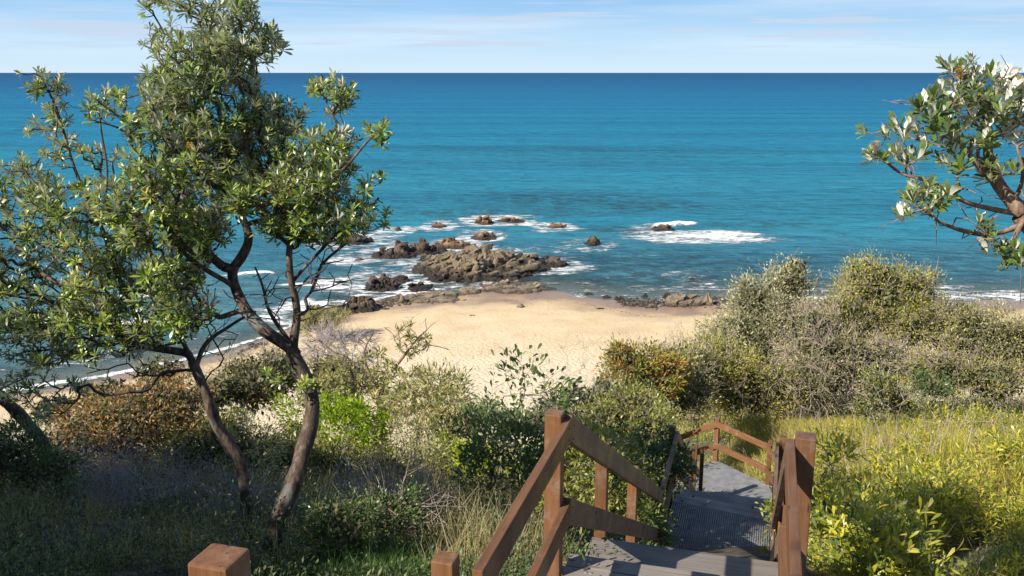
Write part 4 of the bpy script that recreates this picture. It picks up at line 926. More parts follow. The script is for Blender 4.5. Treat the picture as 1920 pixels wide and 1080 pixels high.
    bl = [pb(60, 130, 20, 18, 8.6, .2), pb(95, 165, 34, 26, 8.6, .25), pb(110, 215, 24, 34, 8.6, .2), pb(75, 245, 26, 16, 8.6, .2), pb(115, 290, 32, 32, 8.6, .3), pb(40, 350, 60, 45, 8.7, .5), pb(60, 310, 30, 18, 8.6, .3), pb(140, 380, 90, 55, 8.6, .6),
          pb(185, 300, 32, 32, 8.5, .3), pb(60, 430, 90, 60, 8.7, .6), pb(190, 450, 90, 50, 8.6, .6), pb(40, 510, 80, 45, 8.7, .5), pb(150, 520, 100, 45, 8.6, .6), pb(240, 555, 90, 45, 8.6, .5), pb(120, 600, 110, 40, 8.7, .5),
          pb(220, 640, 90, 34, 8.6, .4), pb(30, 620, 60, 40, 8.8, .4), pb(310, 600, 60, 40, 8.5, .4), pb(80, 660, 70, 26, 8.7, .4), pb(200, 590, 90, 40, 8.6, .5), pb(330, 520, 60, 50, 8.5, .4), pb(370, 440, 60, 50, 8.6, .4), pb(-50, 470, 60, 120, 8.8, .5), pb(50, 725, 60, 26, 8.7, .3), pb(105, 765, 45, 20, 8.7, .25), pb(130, 735, 30, 20, 8.7, .25)]
    bare = [pb(230, 700, 110, 40, 8.9, .4), pb(80, 690, 90, 40, 8.9, .4), pb(420, 640, 60, 50, 9., .4), pb(400, 570, 60, 60, 8.9, .4)]
    banksia('banksia_tree', 'slender banksia with lichen spotted trunk leaning left, crown filling the left edge', b2, limbs, bl, .088, .100, MAT['banksia'], MAT['bark'], 12, 300, ROS, .05, up=.9, gap=.40, dead=150, bareblobs=bare)
    # third: leaning trunk at the far left edge
    b3 = q(112, 880, 12.2); b3[2] = float(gz(np.array([b3[0]]), np.array([b3[1]]))[0])-.05
    limbs = [(-1, 0, [b3, q(85, 838, 12.1), q(48, 790, 11.9), q(10, 752, 11.7), q(-60, 700, 11.4), q(-130, 620, 11.2)], .085, .07)]
    bl = [pb(-120, 600, 80, 70, 11.2, .6), pb(-60, 640, 50, 40, 11.3, .4)]
    banksia('banksia_tree', 'banksia whose purplish trunk leans out of the picture at the far left edge', b3, limbs, bl, .15, .11, MAT['banksia'], MAT['bark'], 19, 80, ROS, .1, dead=60)
    # right hand tree, its trunk stands beyond the right edge
    DR = 5.7
    def w(x, y, d=DR): return PX(x, y, d)
    b4 = np.array([4.35, 5.6, 0.]); b4[2] = float(gz(np.array([b4[0]]), np.array([b4[1]]))[0])-.1
    limbs = [(-1, 0, [b4, b4+[-.02, -.05, .7], w(2120, 640), w(2040, 520), w(1960, 440), w(1915, 395)], .11, .062),
             (0, 1, [w(1905, 385), w(1870, 345), w(1852, 290), w(1850, 230), w(1835, 180), w(1815, 140)], .045, .010),
             (0, .92, [w(1910, 400), w(1850, 390), w(1800, 375, 5.6), w(1750, 340, 5.5), w(1690, 330, 5.5), w(1655, 300, 5.5)], .018, .006),
             (0, .9, [w(1920, 420), w(1860, 440, 5.6), w(1800, 430, 5.5), w(1760, 415, 5.4), w(1720, 385, 5.4)], .02, .006),
             (0, .95, [w(1925, 400), w(1900, 450, 5.5), w(1880, 470, 5.5), w(1885, 500, 5.5)], .02, .007),
             (1, .3, [w(1868, 345), w(1825, 300, 5.6), w(1790, 250, 5.6), w(1775, 200, 5.6)], .02, .006),
             (0, .93, [w(1920, 390), w(1960, 320, 5.8), w(1960, 240, 5.8), w(1930, 180, 5.8)], .03, .008),
             (1, .1, [w(1900, 380), w(1920, 330, 5.5), w(1905, 270, 5.5)], .016, .006)]
    bl = [pb(1805, 128, 30, 20, 5.6, .15), pb(1855, 160, 42, 26, 5.7, .25), pb(1790, 185, 50, 30, 5.6, .25), pb(1740, 215, 30, 20, 5.5, .15), pb(1840, 205, 45, 32, 5.6, .25), pb(1615, 245, 12, 8, 5.5, .06), pb(1652, 248, 10, 8, 5.5, .06), pb(1640, 295, 26, 10, 5.5, .12), pb(1690, 245, 32, 16, 5.5, .12),
          pb(1695, 300, 24, 20, 5.5, .15), pb(1760, 250, 34, 26, 5.5, .2), pb(1815, 262, 34, 32, 5.6, .2), pb(1735, 370, 40, 30, 5.4, .2), pb(1700, 400, 24, 14, 5.4, .12), pb(1790, 305, 26, 20, 5.5, .15), pb(1905, 215, 26, 30, 5.7, .2), pb(1900, 160, 24, 12, 5.8, .15), pb(1915, 250, 30, 20, 5.6, .2),
          pb(1850, 435, 22, 22, 5.4, .12), pb(1890, 480, 38, 22, 5.4, .15), pb(1960, 200, 60, 70, 5.8, .3), pb(1865, 320, 26, 24, 5.6, .2), pb(2010, 330, 70, 70, 5.9, .35)]
    bare = [pb(1790, 400, 95, 50, 5.5, .25), pb(1860, 400, 60, 60, 5.6, .25), pb(1850, 320, 50, 40, 5.7, .25)]
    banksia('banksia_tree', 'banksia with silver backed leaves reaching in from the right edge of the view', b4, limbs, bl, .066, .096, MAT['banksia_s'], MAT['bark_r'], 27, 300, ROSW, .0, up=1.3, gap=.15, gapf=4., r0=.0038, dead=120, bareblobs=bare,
            spikes=[(w(1639, 284, 5.42), .06, (.1, 0, 1)), (w(1906, 172, 5.6), .09, (0, 0, 1)), (w(1800, 150, 5.5), .07, (-.1, 0, 1))])
trees()

# ------------------------------------------------------------------ shrubs
def shrub(name, label, blobs, mat, leafL, aspect, density, spacing=.3, stem='twig', seed=0, twigs=1.0, tpl=LEAFS, spread=None, stem_r=.004, bf=.25, base=None, nb=1, group='shrubs on the slope', cat='shrub', up=.3, twigr=None):
    """density: leaves per growth node"""
    rng = np.random.default_rng(seed*13+1)
    C = np.mean([b[0] for b in blobs], 0); low = min(blobs, key=lambda b: b[0][2]-b[1][2])
    if base is None: base = (low[0][0], low[0][1])
    bz = float(gz(np.array([base[0]]), np.array([base[1]]))[0])
    t = thing(name, label, cat, (base[0], base[1], bz), 0, group)
    pts = blob_points(blobs, spacing*(1 if density < 8 else 1.12), rng, .12)
    sp = [np.array([base[0], base[1], bz-.1])]; par = [-1]; att = [True]
    for k in range(nb):
        a = rng.uniform(0, 6.28); q = sp[0]+np.array([math.cos(a), math.sin(a), 0])*rng.uniform(.1, .35)*max(1, nb/3)+[0, 0, .25]; sp.append(q); par.append(0); att.append(True)
    P, pr = grow(sp, par, att, pts, bf); r, ch = radii(pr, len(P), stem_r); r = np.minimum(r, .09)
    i = np.arange(1, len(P)); A = P[pr[i]]; B = P[i]; L = np.linalg.norm(B-A, axis=1); M_ = (A+B)/2+rng.normal(size=A.shape)*(L*.1)[:, None]
    g = Geo(); g.add(*prisms(A, M_, r[pr[i]]*.8+r[i]*.2, r[i], 4)); g.add(*prisms(M_, B, r[i], r[i], 4)); g.obj('stems', MAT[stem], t)
    if twigs > 0:
        n = int(len(i)*3*twigs); j = rng.choice(i, n); q = P[j]; out = unit(q-C)*.6+rng.normal(size=(n, 3))*.7+[0, 0, .25]; dr = unit(out); a = rng.uniform(.5, 1.3, (n, 1))*spacing
        m1 = q+dr*a; m2 = m1+unit(dr+rng.normal(size=dr.shape)*.5)*a*.8; g = Geo(); w = twigr or stem_r*.8; g.add(*prisms(q, m1, w, w*.7, 3)); g.add(*prisms(m1, m2, w*.7, w*.4, 3)); tag(g.obj('twigs', MAT[stem], t), kind='stuff')
    density = density*(1 if density < 8 else 2.1)
    if density > 12 and min(b[1][0] for b in blobs) > .35:        # dark filler leaves, the bush's inner shade put into their colour
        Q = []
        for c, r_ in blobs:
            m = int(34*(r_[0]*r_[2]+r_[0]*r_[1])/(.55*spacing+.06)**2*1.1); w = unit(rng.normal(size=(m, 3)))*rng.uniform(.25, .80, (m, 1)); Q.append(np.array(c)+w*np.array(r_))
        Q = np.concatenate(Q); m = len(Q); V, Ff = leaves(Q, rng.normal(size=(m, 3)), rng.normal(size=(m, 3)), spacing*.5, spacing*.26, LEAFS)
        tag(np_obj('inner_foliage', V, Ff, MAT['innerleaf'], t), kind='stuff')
    n = int(len(i)*density)
    if n:
        j = rng.choice(i, n, p=(lambda w: w/w.sum())(np.where(ch[i] == 0, 2., .7))); s = (spread or spacing*.5)*rng.uniform(.4, 1.15, (n, 1))
        q = P[j]+rng.normal(size=(n, 3))*s; out = unit(q-P[j])*.7+unit(q-C)*.5+np.array([0, 0, up])+rng.normal(size=(n, 3))*.35
        nn = np.array([0, 0, .7])+unit(q-P[j])*.6+unit(q-C)*.3+rng.normal(size=(n, 3))*.4; V, Ff = leaves(q, out, nn, leafL*rng.uniform(.6, 1.2, n), leafL*aspect*rng.uniform(.7, 1.2, n), tpl)
        tag(np_obj('foliage', V, Ff, mat if not isinstance(mat, str) else MAT[mat], t), kind='stuff')
    return t
def brush(name, label, cx, cy, rx, ry, h, n, mat, seed, L=.7, r=.004, group='dead brush on the slope', cat='brush', stuff=False):
    """tangle of bare curved twigs on the ground"""
    rng = np.random.default_rng(seed); a = rng.uniform(0, 6.28, n); q = np.sqrt(rng.uniform(0, 1, n)); x = cx+np.cos(a)*q*rx; y = cy+np.sin(a)*q*ry
    ck = vnoise(np.stack([x*2.2, y*2.2, x*0], 1), seed) > .47; x, y, a, q = x[ck], y[ck], a[ck], q[ck]; n = len(x); P = np.stack([x, y, gz(x, y)+rng.uniform(0, 1, n)**1.4*h*(1-q**2*.6)], 1); dr = unit(np.stack([np.cos(a)*.5, np.sin(a)*.5, 0*a+.5], 1)+rng.normal(size=(n, 3))*.7)
    g = Geo(); cur = P
    for k in range(4):
        nx = cur+dr*L*.3*rng.uniform(.6, 1.3, (n, 1)); g.add(*prisms(cur, nx, r*(1-k*.2), r*(.8-k*.2), 3)); dr = unit(dr+rng.normal(size=(n, 3))*.35+[0, 0, -.12]); cur = nx
    if stuff: o = g.obj(name, MAT[mat]); return tag(o, label, cat, group, 'stuff')
    t = thing(name, label, cat, (cx, cy, float(gz(np.array([cx]), np.array([cy]))[0])), 0, group); g.obj('twigs', MAT[mat], t)
    return t
def shrubs():
    S = shrub
    # left slope
    S('rusty_shrub', 'rusty orange and olive shrub spreading behind the leaning left trunk', [pb(240, 800, 150, 62, 15, 1.1), pb(310, 755, 85, 45, 15.3, .9), pb(160, 820, 80, 45, 14.6, .8)], 'orangeleaf', .08, .3, 17, .2, 'twig', 1, 2.4)
    S('dark_shrub', 'dark low shrub in the shade right of the foot of the thick trunk', [pb(640, 985, 90, 40, 8.3, .4), pb(740, 960, 70, 36, 8.8, .4)], 'darkleaf', .042, .36, 44, .12, 'twig', 301, .6)
    S('olive_shrub', 'olive and straw coloured scrub on the crest between the two trunks', [pb(490, 845, 70, 34, 15, .6), pb(420, 805, 50, 40, 15.8, .5), pb(350, 800, 50, 40, 16.5, .5)], 'oliveleaf', .07, .3, 22, .2, 'twig', 302, 1.6)
    S('olive_shrub', 'olive shrub under the slender tree, right of the rusty shrub', [pb(420, 830, 60, 45, 14.5, .7), pb(360, 850, 70, 35, 14.2, .7)], 'oliveleaf', .075, .3, 20, .2, 'twig', 2)
    S('dark_shrub', 'dark leafy shrub at the far left below the leaning trunk', [pb(0, 850, 90, 45, 10.6, .5), pb(80, 880, 80, 34, 10.6, .5)], 'darkleaf', .06, .34, 34, .14, 'twig', 3)
    S('silvery_shrub', 'small silvery shrub between the two banksia trunks', [pb(492, 835, 42, 42, 12.5, .35), pb(455, 800, 25, 30, 12.5, .2)], 'greyleaf', .09, .24, 16, .16, 'deadtwig', 4)
    S('lime_shrub', 'bright lime green bush just right of the thick trunk', [pb(640, 800, 60, 50, 17, .7), pb(690, 815, 40, 42, 17, .6), pb(612, 775, 30, 28, 17.2, .5), pb(700, 850, 30, 25, 16.8, .4)], 'limeleaf', .10, .42, 34, .2, 'twig', 5, .2)
    S('lime_shrub', 'small lime green bush left of the thick trunk', [pb(545, 775, 26, 36, 17, .4)], 'limeleaf', .09, .42, 26, .2, 'twig', 6, .4)
    S('yellow_shrub', 'small round bright yellow green bush beside the grey walkway', [pb(887, 862, 30, 30, 14, .25)], 'yellowleaf', .075, .4, 45, .12, 'twig', 7, .2)
    S('yellow_shrub', 'lower ragged yellow green bush left of the grey walkway', [pb(826, 850, 24, 32, 15, .25)], 'yellowleaf', .075, .36, 26, .14, 'twig', 8, .6)
    S('twiggy_shrub', 'brown stemmed shrub with grey leaves between lime bush and walkway', [pb(765, 830, 55, 60, 15, .5), pb(800, 865, 40, 40, 14.6, .4), pb(735, 860, 40, 40, 15, .4)], 'greyleaf', .085, .28, 12, .2, 'twig', 9, 1.6)
    S('olive_shrub', 'olive scrub at the foot of the lime bush', [pb(620, 860, 80, 25, 16, .7), pb(540, 850, 60, 30, 15.5, .6)], 'oliveleaf', .07, .3, 20, .2, 'twig', 10, 1)
    # open grown banksia shrub in front of the sand
    D = 19
    def q(x, y, d=D): return PX(x, y, d)
    b = q(722, 868); b[2] = float(gz(np.array([b[0]]), np.array([b[1]]))[0])-.1
    limbs = [(-1, 0, [b, q(712, 830), q(716, 770), q(712, 735)], .12, .09), (0, 1, [q(715, 735), q(740, 690), q(770, 650), q(800, 620)], .05, .012), (0, .9, [q(712, 740), q(690, 700), q(680, 660), q(700, 620)], .045, .012),
             (0, .5, [q(700, 800), q(665, 750), q(610, 752), q(590, 755)], .04, .02), (3, .4, [q(662, 752), q(665, 700), q(640, 670), q(600, 640)], .035, .01), (0, .8, [q(730, 750), q(790, 740), q(840, 740)], .04, .012)]
    banksia('open_banksia', 'sparse open banksia with bare twisting limbs in front of the sand', b, limbs, [pb(760, 735, 70, 45, D, .7), pb(815, 750, 50, 45, D, .6), pb(770, 640, 35, 30, D, .4), pb(640, 700, 50, 35, D, .5), pb(700, 690, 40, 30, D, .5), pb(700, 780, 50, 30, D, .5)],   .18, .16, MAT['greyleaf'], MAT['twig'], 31, 60, ROS, .0, r0=.007,
            bareblobs=[pb(640, 650, 70, 50, D, .6), pb(760, 620, 80, 40, D, .6), pb(830, 680, 40, 50, D, .4)], dead=400, cat='tree')
    S('twiggy_shrub', 'tangled straw coloured shrub filling the gap behind the fork of the thick trunk', [pb(510, 690, 60, 40, 27, .9), pb(450, 700, 50, 36, 27, .8), pb(600, 735, 50, 40, 24, .8), pb(665, 715, 50, 36, 24, .8)], 'greyleaf', .09, .3, 12, .3, 'deadtwig', 304, 4, twigr=.007)
    S('grey_shrub', 'mixed grey and olive shrub between the open banksia and the stairs', [pb(850, 800, 50, 36, 17, .6), pb(900, 780, 40, 26, 17.5, .5), pb(720, 890, 50, 22, 14.5, .5)], 'greyleaf', .08, .3, 18, .2, 'twig', 111, 1.6)
    S('pointed_leaf_shrub', 'grey green shrub with long narrow leaves right of the open banksia', [pb(820, 750, 52, 55, 17.5, .6), pb(850, 722, 28, 34, 17.5, .4), pb(770, 760, 50, 50, 17.6, .5)], 'greyleaf', .17, .16, 22, .22, 'twig', 11, .8)
    # hillside behind the trunks
    S('bare_shrub', 'lilac grey leafless shrub on the edge of the sand beside the thick trunk', [pb(640, 665, 70, 40, 41, 1.2), pb(610, 640, 40, 28, 43, 1)], 'deadleaf' if 'deadleaf' in MAT else 'greyleaf', .07, .3, 2.2, .42, 'lilactwig', 12, 5.5, twigr=.013)
    S('feathery_shrub', 'soft grey green feathery bush at the left corner of the sand', [pb(596, 604, 40, 24, 61, .9), pb(628, 596, 24, 16, 62, .7)], 'greyleaf', .34, .07, 60, .4, 'twig', 13, 1, up=1.0)
    S('bare_shrub', 'yellowish twiggy shrub on the slope seen between the two trunks', [pb(470, 730, 85, 50, 24, 1), pb(530, 710, 40, 50, 24, .8), pb(400, 740, 50, 40, 23, .8)], 'oliveleaf', .09, .3, 9, .34, 'twig', 14, 2.6)
    S('bare_shrub', 'grey twiggy shrub low on the left slope behind the rusty shrub', [pb(200, 745, 70, 40, 20, .7), pb(100, 770, 60, 30, 19, .6), pb(300, 700, 60, 36, 23, .7)], 'greyleaf', .08, .3, 8.5, .3, 'twig', 15, 2.6)
    S('bare_shrub', 'bare thorny looking shrub beside the foot of the open banksia', [pb(560, 820, 45, 40, 19, .7), pb(610, 710, 45, 55, 22, .7), pb(640, 760, 40, 40, 21, .6)], 'greyleaf', .09, .3, 8.5, .3, 'twig', 151, 2.6)
    # middle, in front of the sand and behind the stairs
    S('broad_leaf_shrub', 'tall shrub with large oval dark leaves against the sand, centre', [pb(1000, 720, 55, 38, 13.5, .45), pb(965, 690, 30, 24, 13.5, .3), pb(1045, 760, 50, 40, 13.6, .4), pb(960, 770, 50, 36, 13.5, .4)], 'darkleaf', .125, .42, 7.9, .20, 'twig', 16, .6, LEAF, .14)
    S('bare_shrub', 'thin dead twigs sticking up against the sand right of the broad leaf shrub', [pb(1075, 690, 28, 60, 22, .4), pb(1050, 730, 40, 30, 22, .4)], 'greyleaf', .08, .3, .6, .34, 'deadtwig', 17, 2)
    S('grey_shrub', 'pale grey brush behind the top of the corner post', [pb(1080, 760, 80, 40, 21, .9), pb(1020, 790, 60, 30, 20, .8), pb(1130, 740, 40, 40, 22, .6)], 'silverleaf', .10, .2, 14, .28, 'deadtwig', 18, 2.2)
    S('leafy_shrub', 'dark glossy shrub left of the sloping rail', [pb(960, 850, 90, 50, 11.5, .6), pb(905, 880, 40, 40, 11.5, .4), pb(1010, 900, 60, 50, 11, .5), pb(920, 800, 60, 30, 12.5, .4)], 'darkleaf', .085, .4, 26, .17, 'twig', 19, .5, LEAF)
    S('leafy_shrub', 'leafy green shrub growing behind the corner post and rails', [pb(1100, 860, 60, 60, 10.8, .5), pb(1160, 900, 60, 45, 11, .5), pb(1080, 930, 60, 40, 9.5, .4), pb(1150, 850, 45, 36, 12, .4)], 'midleaf', .085, .4, 26, .17, 'twig', 20, .5, LEAF)
    S('leafy_shrub', 'dark shrub pushing through the left rail of the middle landing', [pb(1215, 850, 40, 45, 12.6, .35), pb(1255, 880, 34, 50, 12.8, .3), pb(1200, 960, 40, 36, 10.8, .3), pb(1235, 985, 22, 30, 10.9, .2), pb(1180, 930, 40, 40, 11, .35)], 'darkleaf', .08, .36, 34, .15, 'twig', 21, .3, LEAF)
    S('leafy_shrub', 'small light green shrub by the right side of the middle landing', [pb(1460, 960, 16, 24, 10.6, .12), pb(1462, 990, 14, 14, 10.4, .12)], 'midleaf', .09, .3, 26, .12, 'twig', 22, .2, LEAF)
    S('green_shrub', 'upright green shrub between the rusty topped bush and the stairs', [pb(1180, 775, 70, 60, 19, .9), pb(1120, 800, 50, 40, 18, .7), pb(1210, 800, 45, 40, 18, .6)], 'midleaf', .10, .3, 26, .24, 'twig', 23, .8)
    S('rusty_topped_bush', 'bush with rusty orange leaf tips standing before the right of the sand', [pb(1190, 700, 72, 52, 24, 1.1), pb(1245, 700, 45, 45, 24, .9), pb(1165, 665, 36, 26, 24, .6)], 'rustgreen', .12, .34, 38, .27, 'twig', 24, .8)
    S('dead_shrub', 'crooked dead shrub on the skyline of the sand beside the rusty topped bush', [pb(1235, 645, 35, 22, 27, .7), pb(1215, 660, 40, 25, 27, .7)], 'greyleaf', .08, .3, 1.5, .34, 'deadtwig', 25, 3.)
    # big bushes on the right
    S('silver_bush', 'tall silver leaved bush, left most and highest of the big bushes by the sea', [pb(1440, 585, 80, 60, 33, 1.8), pb(1480, 530, 44, 34, 33, 1.2), pb(1400, 640, 85, 60, 32, 1.8), pb(1495, 500, 22, 16, 33, .5), pb(1400, 560, 30, 40, 33, .8)], 'silverleaf', .12, .36, 46, .40, 'deadtwig', 26, 2.4, twigr=.009, spread=.24)
    S('olive_bush', 'rounded dark olive bush in front of the silver bush, above the lower landing', [pb(1350, 710, 80, 75, 29, 1.6), pb(1300, 690, 50, 50, 28, 1.2), pb(1420, 730, 75, 45, 29, 1.3)], 'oliveleaf', .12, .34, 44, .38, 'deadtwig', 27, 2.4, twigr=.009, spread=.24)
    S('silver_bush', 'smaller silvery bush touching the rusty topped bush', [pb(1290, 730, 50, 60, 25, 1), pb(1270, 680, 32, 40, 26, .8)], 'greyleaf', .11, .34, 40, .34, 'deadtwig', 28, 2.4, twigr=.009)
    S('green_bush', 'broad green domed bush against the sea, second big one from the right', [pb(1660, 560, 90, 55, 33, 1.8), pb(1640, 520, 55, 30, 33, 1.2), pb(1710, 545, 45, 45, 33, 1.3), pb(1590, 600, 55, 55, 32, 1.4), pb(1700, 610, 90, 50, 32, 1.6)], 'oliveleaf', .12, .36, 46, .40, 'deadtwig', 29, 2.4, twigr=.009, spread=.24)
    S('grey_bush', 'dense bush of grey twigs and small leaves in the middle of the big bushes', [pb(1560, 680, 110, 60, 30, 1.6), pb(1650, 690, 90, 50, 30, 1.5), pb(1500, 720, 80, 50, 29, 1.3), pb(1530, 620, 60, 50, 31, 1.3)], 'greyleaf', .10, .30, 26, .38, 'deadtwig', 30, 4.5, spread=.24, twigr=.010)
    S('silver_bush', 'grey green bush at the right edge under the hanging branches', [pb(1840, 640, 85, 65, 31, 1.6), pb(1900, 660, 60, 70, 31, 1.5), pb(1800, 600, 50, 40, 32, 1.2), pb(1960, 640, 60, 60, 31, 1.4)], 'greyleaf', .12, .34, 44, .40, 'deadtwig', 31, 2.4, twigr=.009, spread=.24)
    S('low_scrub', 'low twiggy scrub where the big bushes meet the yellow slope', [pb(1760, 700, 80, 40, 28, 1.3), pb(1860, 715, 70, 35, 28, 1.2)], 'oliveleaf', .10, .3, 26, .34, 'deadtwig', 32, 2.4, twigr=.009)
    S('pale_stemmed_shrub', 'yellow green shrub with a pale whitish stem on the open slope', [pb(1650, 730, 42, 40, 22, .7), pb(1625, 765, 30, 26, 21.5, .5), pb(1690, 760, 30, 26, 22, .5)], 'yellowleaf2' if 'yellowleaf2' in MAT else 'midleaf', .085, .34, 26, .24, 'palestem', 33, 1.0, nb=3, stem_r=.009)
    S('green_shrub', 'low dark green shrub in the shade at the foot of the big bushes', [pb(1745, 725, 36, 20, 25, .6)], 'darkleaf', .09, .36, 40, .24, 'twig', 34, .4)
    S('yellow_sprig', 'leafy sprig standing by the right hand corner post', [pb(1570, 850, 30, 34, 9, .3), pb(1550, 900, 24, 36, 8.4, .25)], 'bankleaf', .10, .22, 22, .16, 'twig', 35, .3, LEAF)
    # off-frame shrubs on the bank to the left whose shade falls over the near slope
    for k, (x, y, s) in enumerate(((-11.6, 6.8, 2.2), (-10.4, 4.4, 2.1), (-9.3, 2.6, 2.1), (-8.2, .8, 2.0), (-7.3, -.8, 1.8))):
        S('coastal_tree', ['evergreen tree farthest down the near bank to the left', 'evergreen tree second from the lower end of the near bank row', 'evergreen tree in the middle of the near bank row', 'evergreen tree second from the upper end of the near bank row', 'evergreen tree nearest the viewer at the top of the near bank row'][k], [((x, y, 17.7), (s, s, 2.3)), ((x-.4, y+.3, 18.6), (s*.7, s*.7, 1.6))], 'darkleaf', .22, .45, 22, .42, 'twig', 60+k, .3, group='trees on the bank left of the stairs', cat='tree')
    S('coastal_tree', 'evergreen tree leaning over the upper steps from the left, its shade on the right bank', [((-4.3, 1.1, 21.6), (.5, .55, .32)), ((-4.9, 2.0, 21.65), (.5, .55, .34)), ((-5.5, 2.9, 21.7), (.5, .5, .3)), ((-3.6, -.4, 20.9), (.6, .4, .25))], 'darkleaf', .13, .42, 18, .17, 'twig', 66, .3, base=(-6.2, .6), group='trees on the bank left of the stairs', cat='tree', stem_r=.006)
shrubs()

# ------------------------------------------------------------------ ground cover
def scatter(n, seed, px=None, yr=(3, 30), xr=(-.62, .62), keep=None):
    """random points on the ground, density falling with distance"""
    rng = np.random.default_rng(seed); y = yr[0]*(yr[1]/yr[0])**rng.uniform(0, 1, n); x = rng.uniform(xr[0], xr[1], n)*(y+1.5); z = gz(x, y)
    P = np.stack([x, y, z], 1); k = (np.abs(x-stairx(y)) > .85) | (y > 17.5)
    k |= (y > 12.6) & (x < stairx(12.6)-.2)
    k &= ~((y > 11.5) & (y < 17.2) & (np.abs(x-(3.15+(y-12)*.28)) < .95))
    if px is not None:
        q = proj(P); inside = np.zeros(n, bool)
        for (a, b, c, d, p) in px: inside |= (q[:, 0] > a) & (q[:, 0] < c) & (q[:, 1] > b) & (q[:, 1] < d) & (rng.uniform(size=n) < p)
        k &= inside
    return P[k], rng
def clump(P, rng, m, h, spread, L, asp, tpl, up, mat, name, label, cat, hn=None):
    n = len(P)*m; j = np.repeat(np.arange(len(P)), m); hh = (np.full(n, h) if hn is None else h*hn[j])
    u_ = rng.normal(size=(n, 3)); u_[:, 2] = np.abs(u_[:, 2])*1.1; u_ = unit(u_); rr = rng.uniform(.55, 1.05, (n, 1))
    q = P[j]+u_*rr*np.stack([spread*(1+hh/h*.6), spread*(1+hh/h*.6), hh], 1)
    dr = u_*.8+rng.normal(size=(n, 3))*.6+np.array([0, 0, up*.5]); nn = u_+np.array([0, 0, .6])+rng.normal(size=(n, 3))*.35
    V, Fa = leaves(q, dr, nn, L*rng.uniform(.55, 1.25, n), L*asp*rng.uniform(.7, 1.2, n), tpl)
    return tag(np_obj(name, V, Fa, MAT[mat]), label, cat, None, 'stuff')
def grass(P, rng, m, h, w, mat, name, label, lean=.35):
    n = len(P)*m; j = np.repeat(np.arange(len(P)), m); q = P[j]+np.stack([rng.normal(0, .05, n), rng.normal(0, .05, n), 0*j-.02], 1)
    dr = np.array([0, 0, 1.])+rng.normal(size=(n, 3))*[lean, lean, .1]; nn = rng.normal(size=(n, 3))*[1, 1, .2]
    V, Fa = leaves(q, dr, nn, h*rng.uniform(.45, 1.2, n), w*rng.uniform(.7, 1.3, n), BLADE)
    return tag(np_obj(name, V, Fa, MAT[mat]), label, 'grass', None, 'stuff')
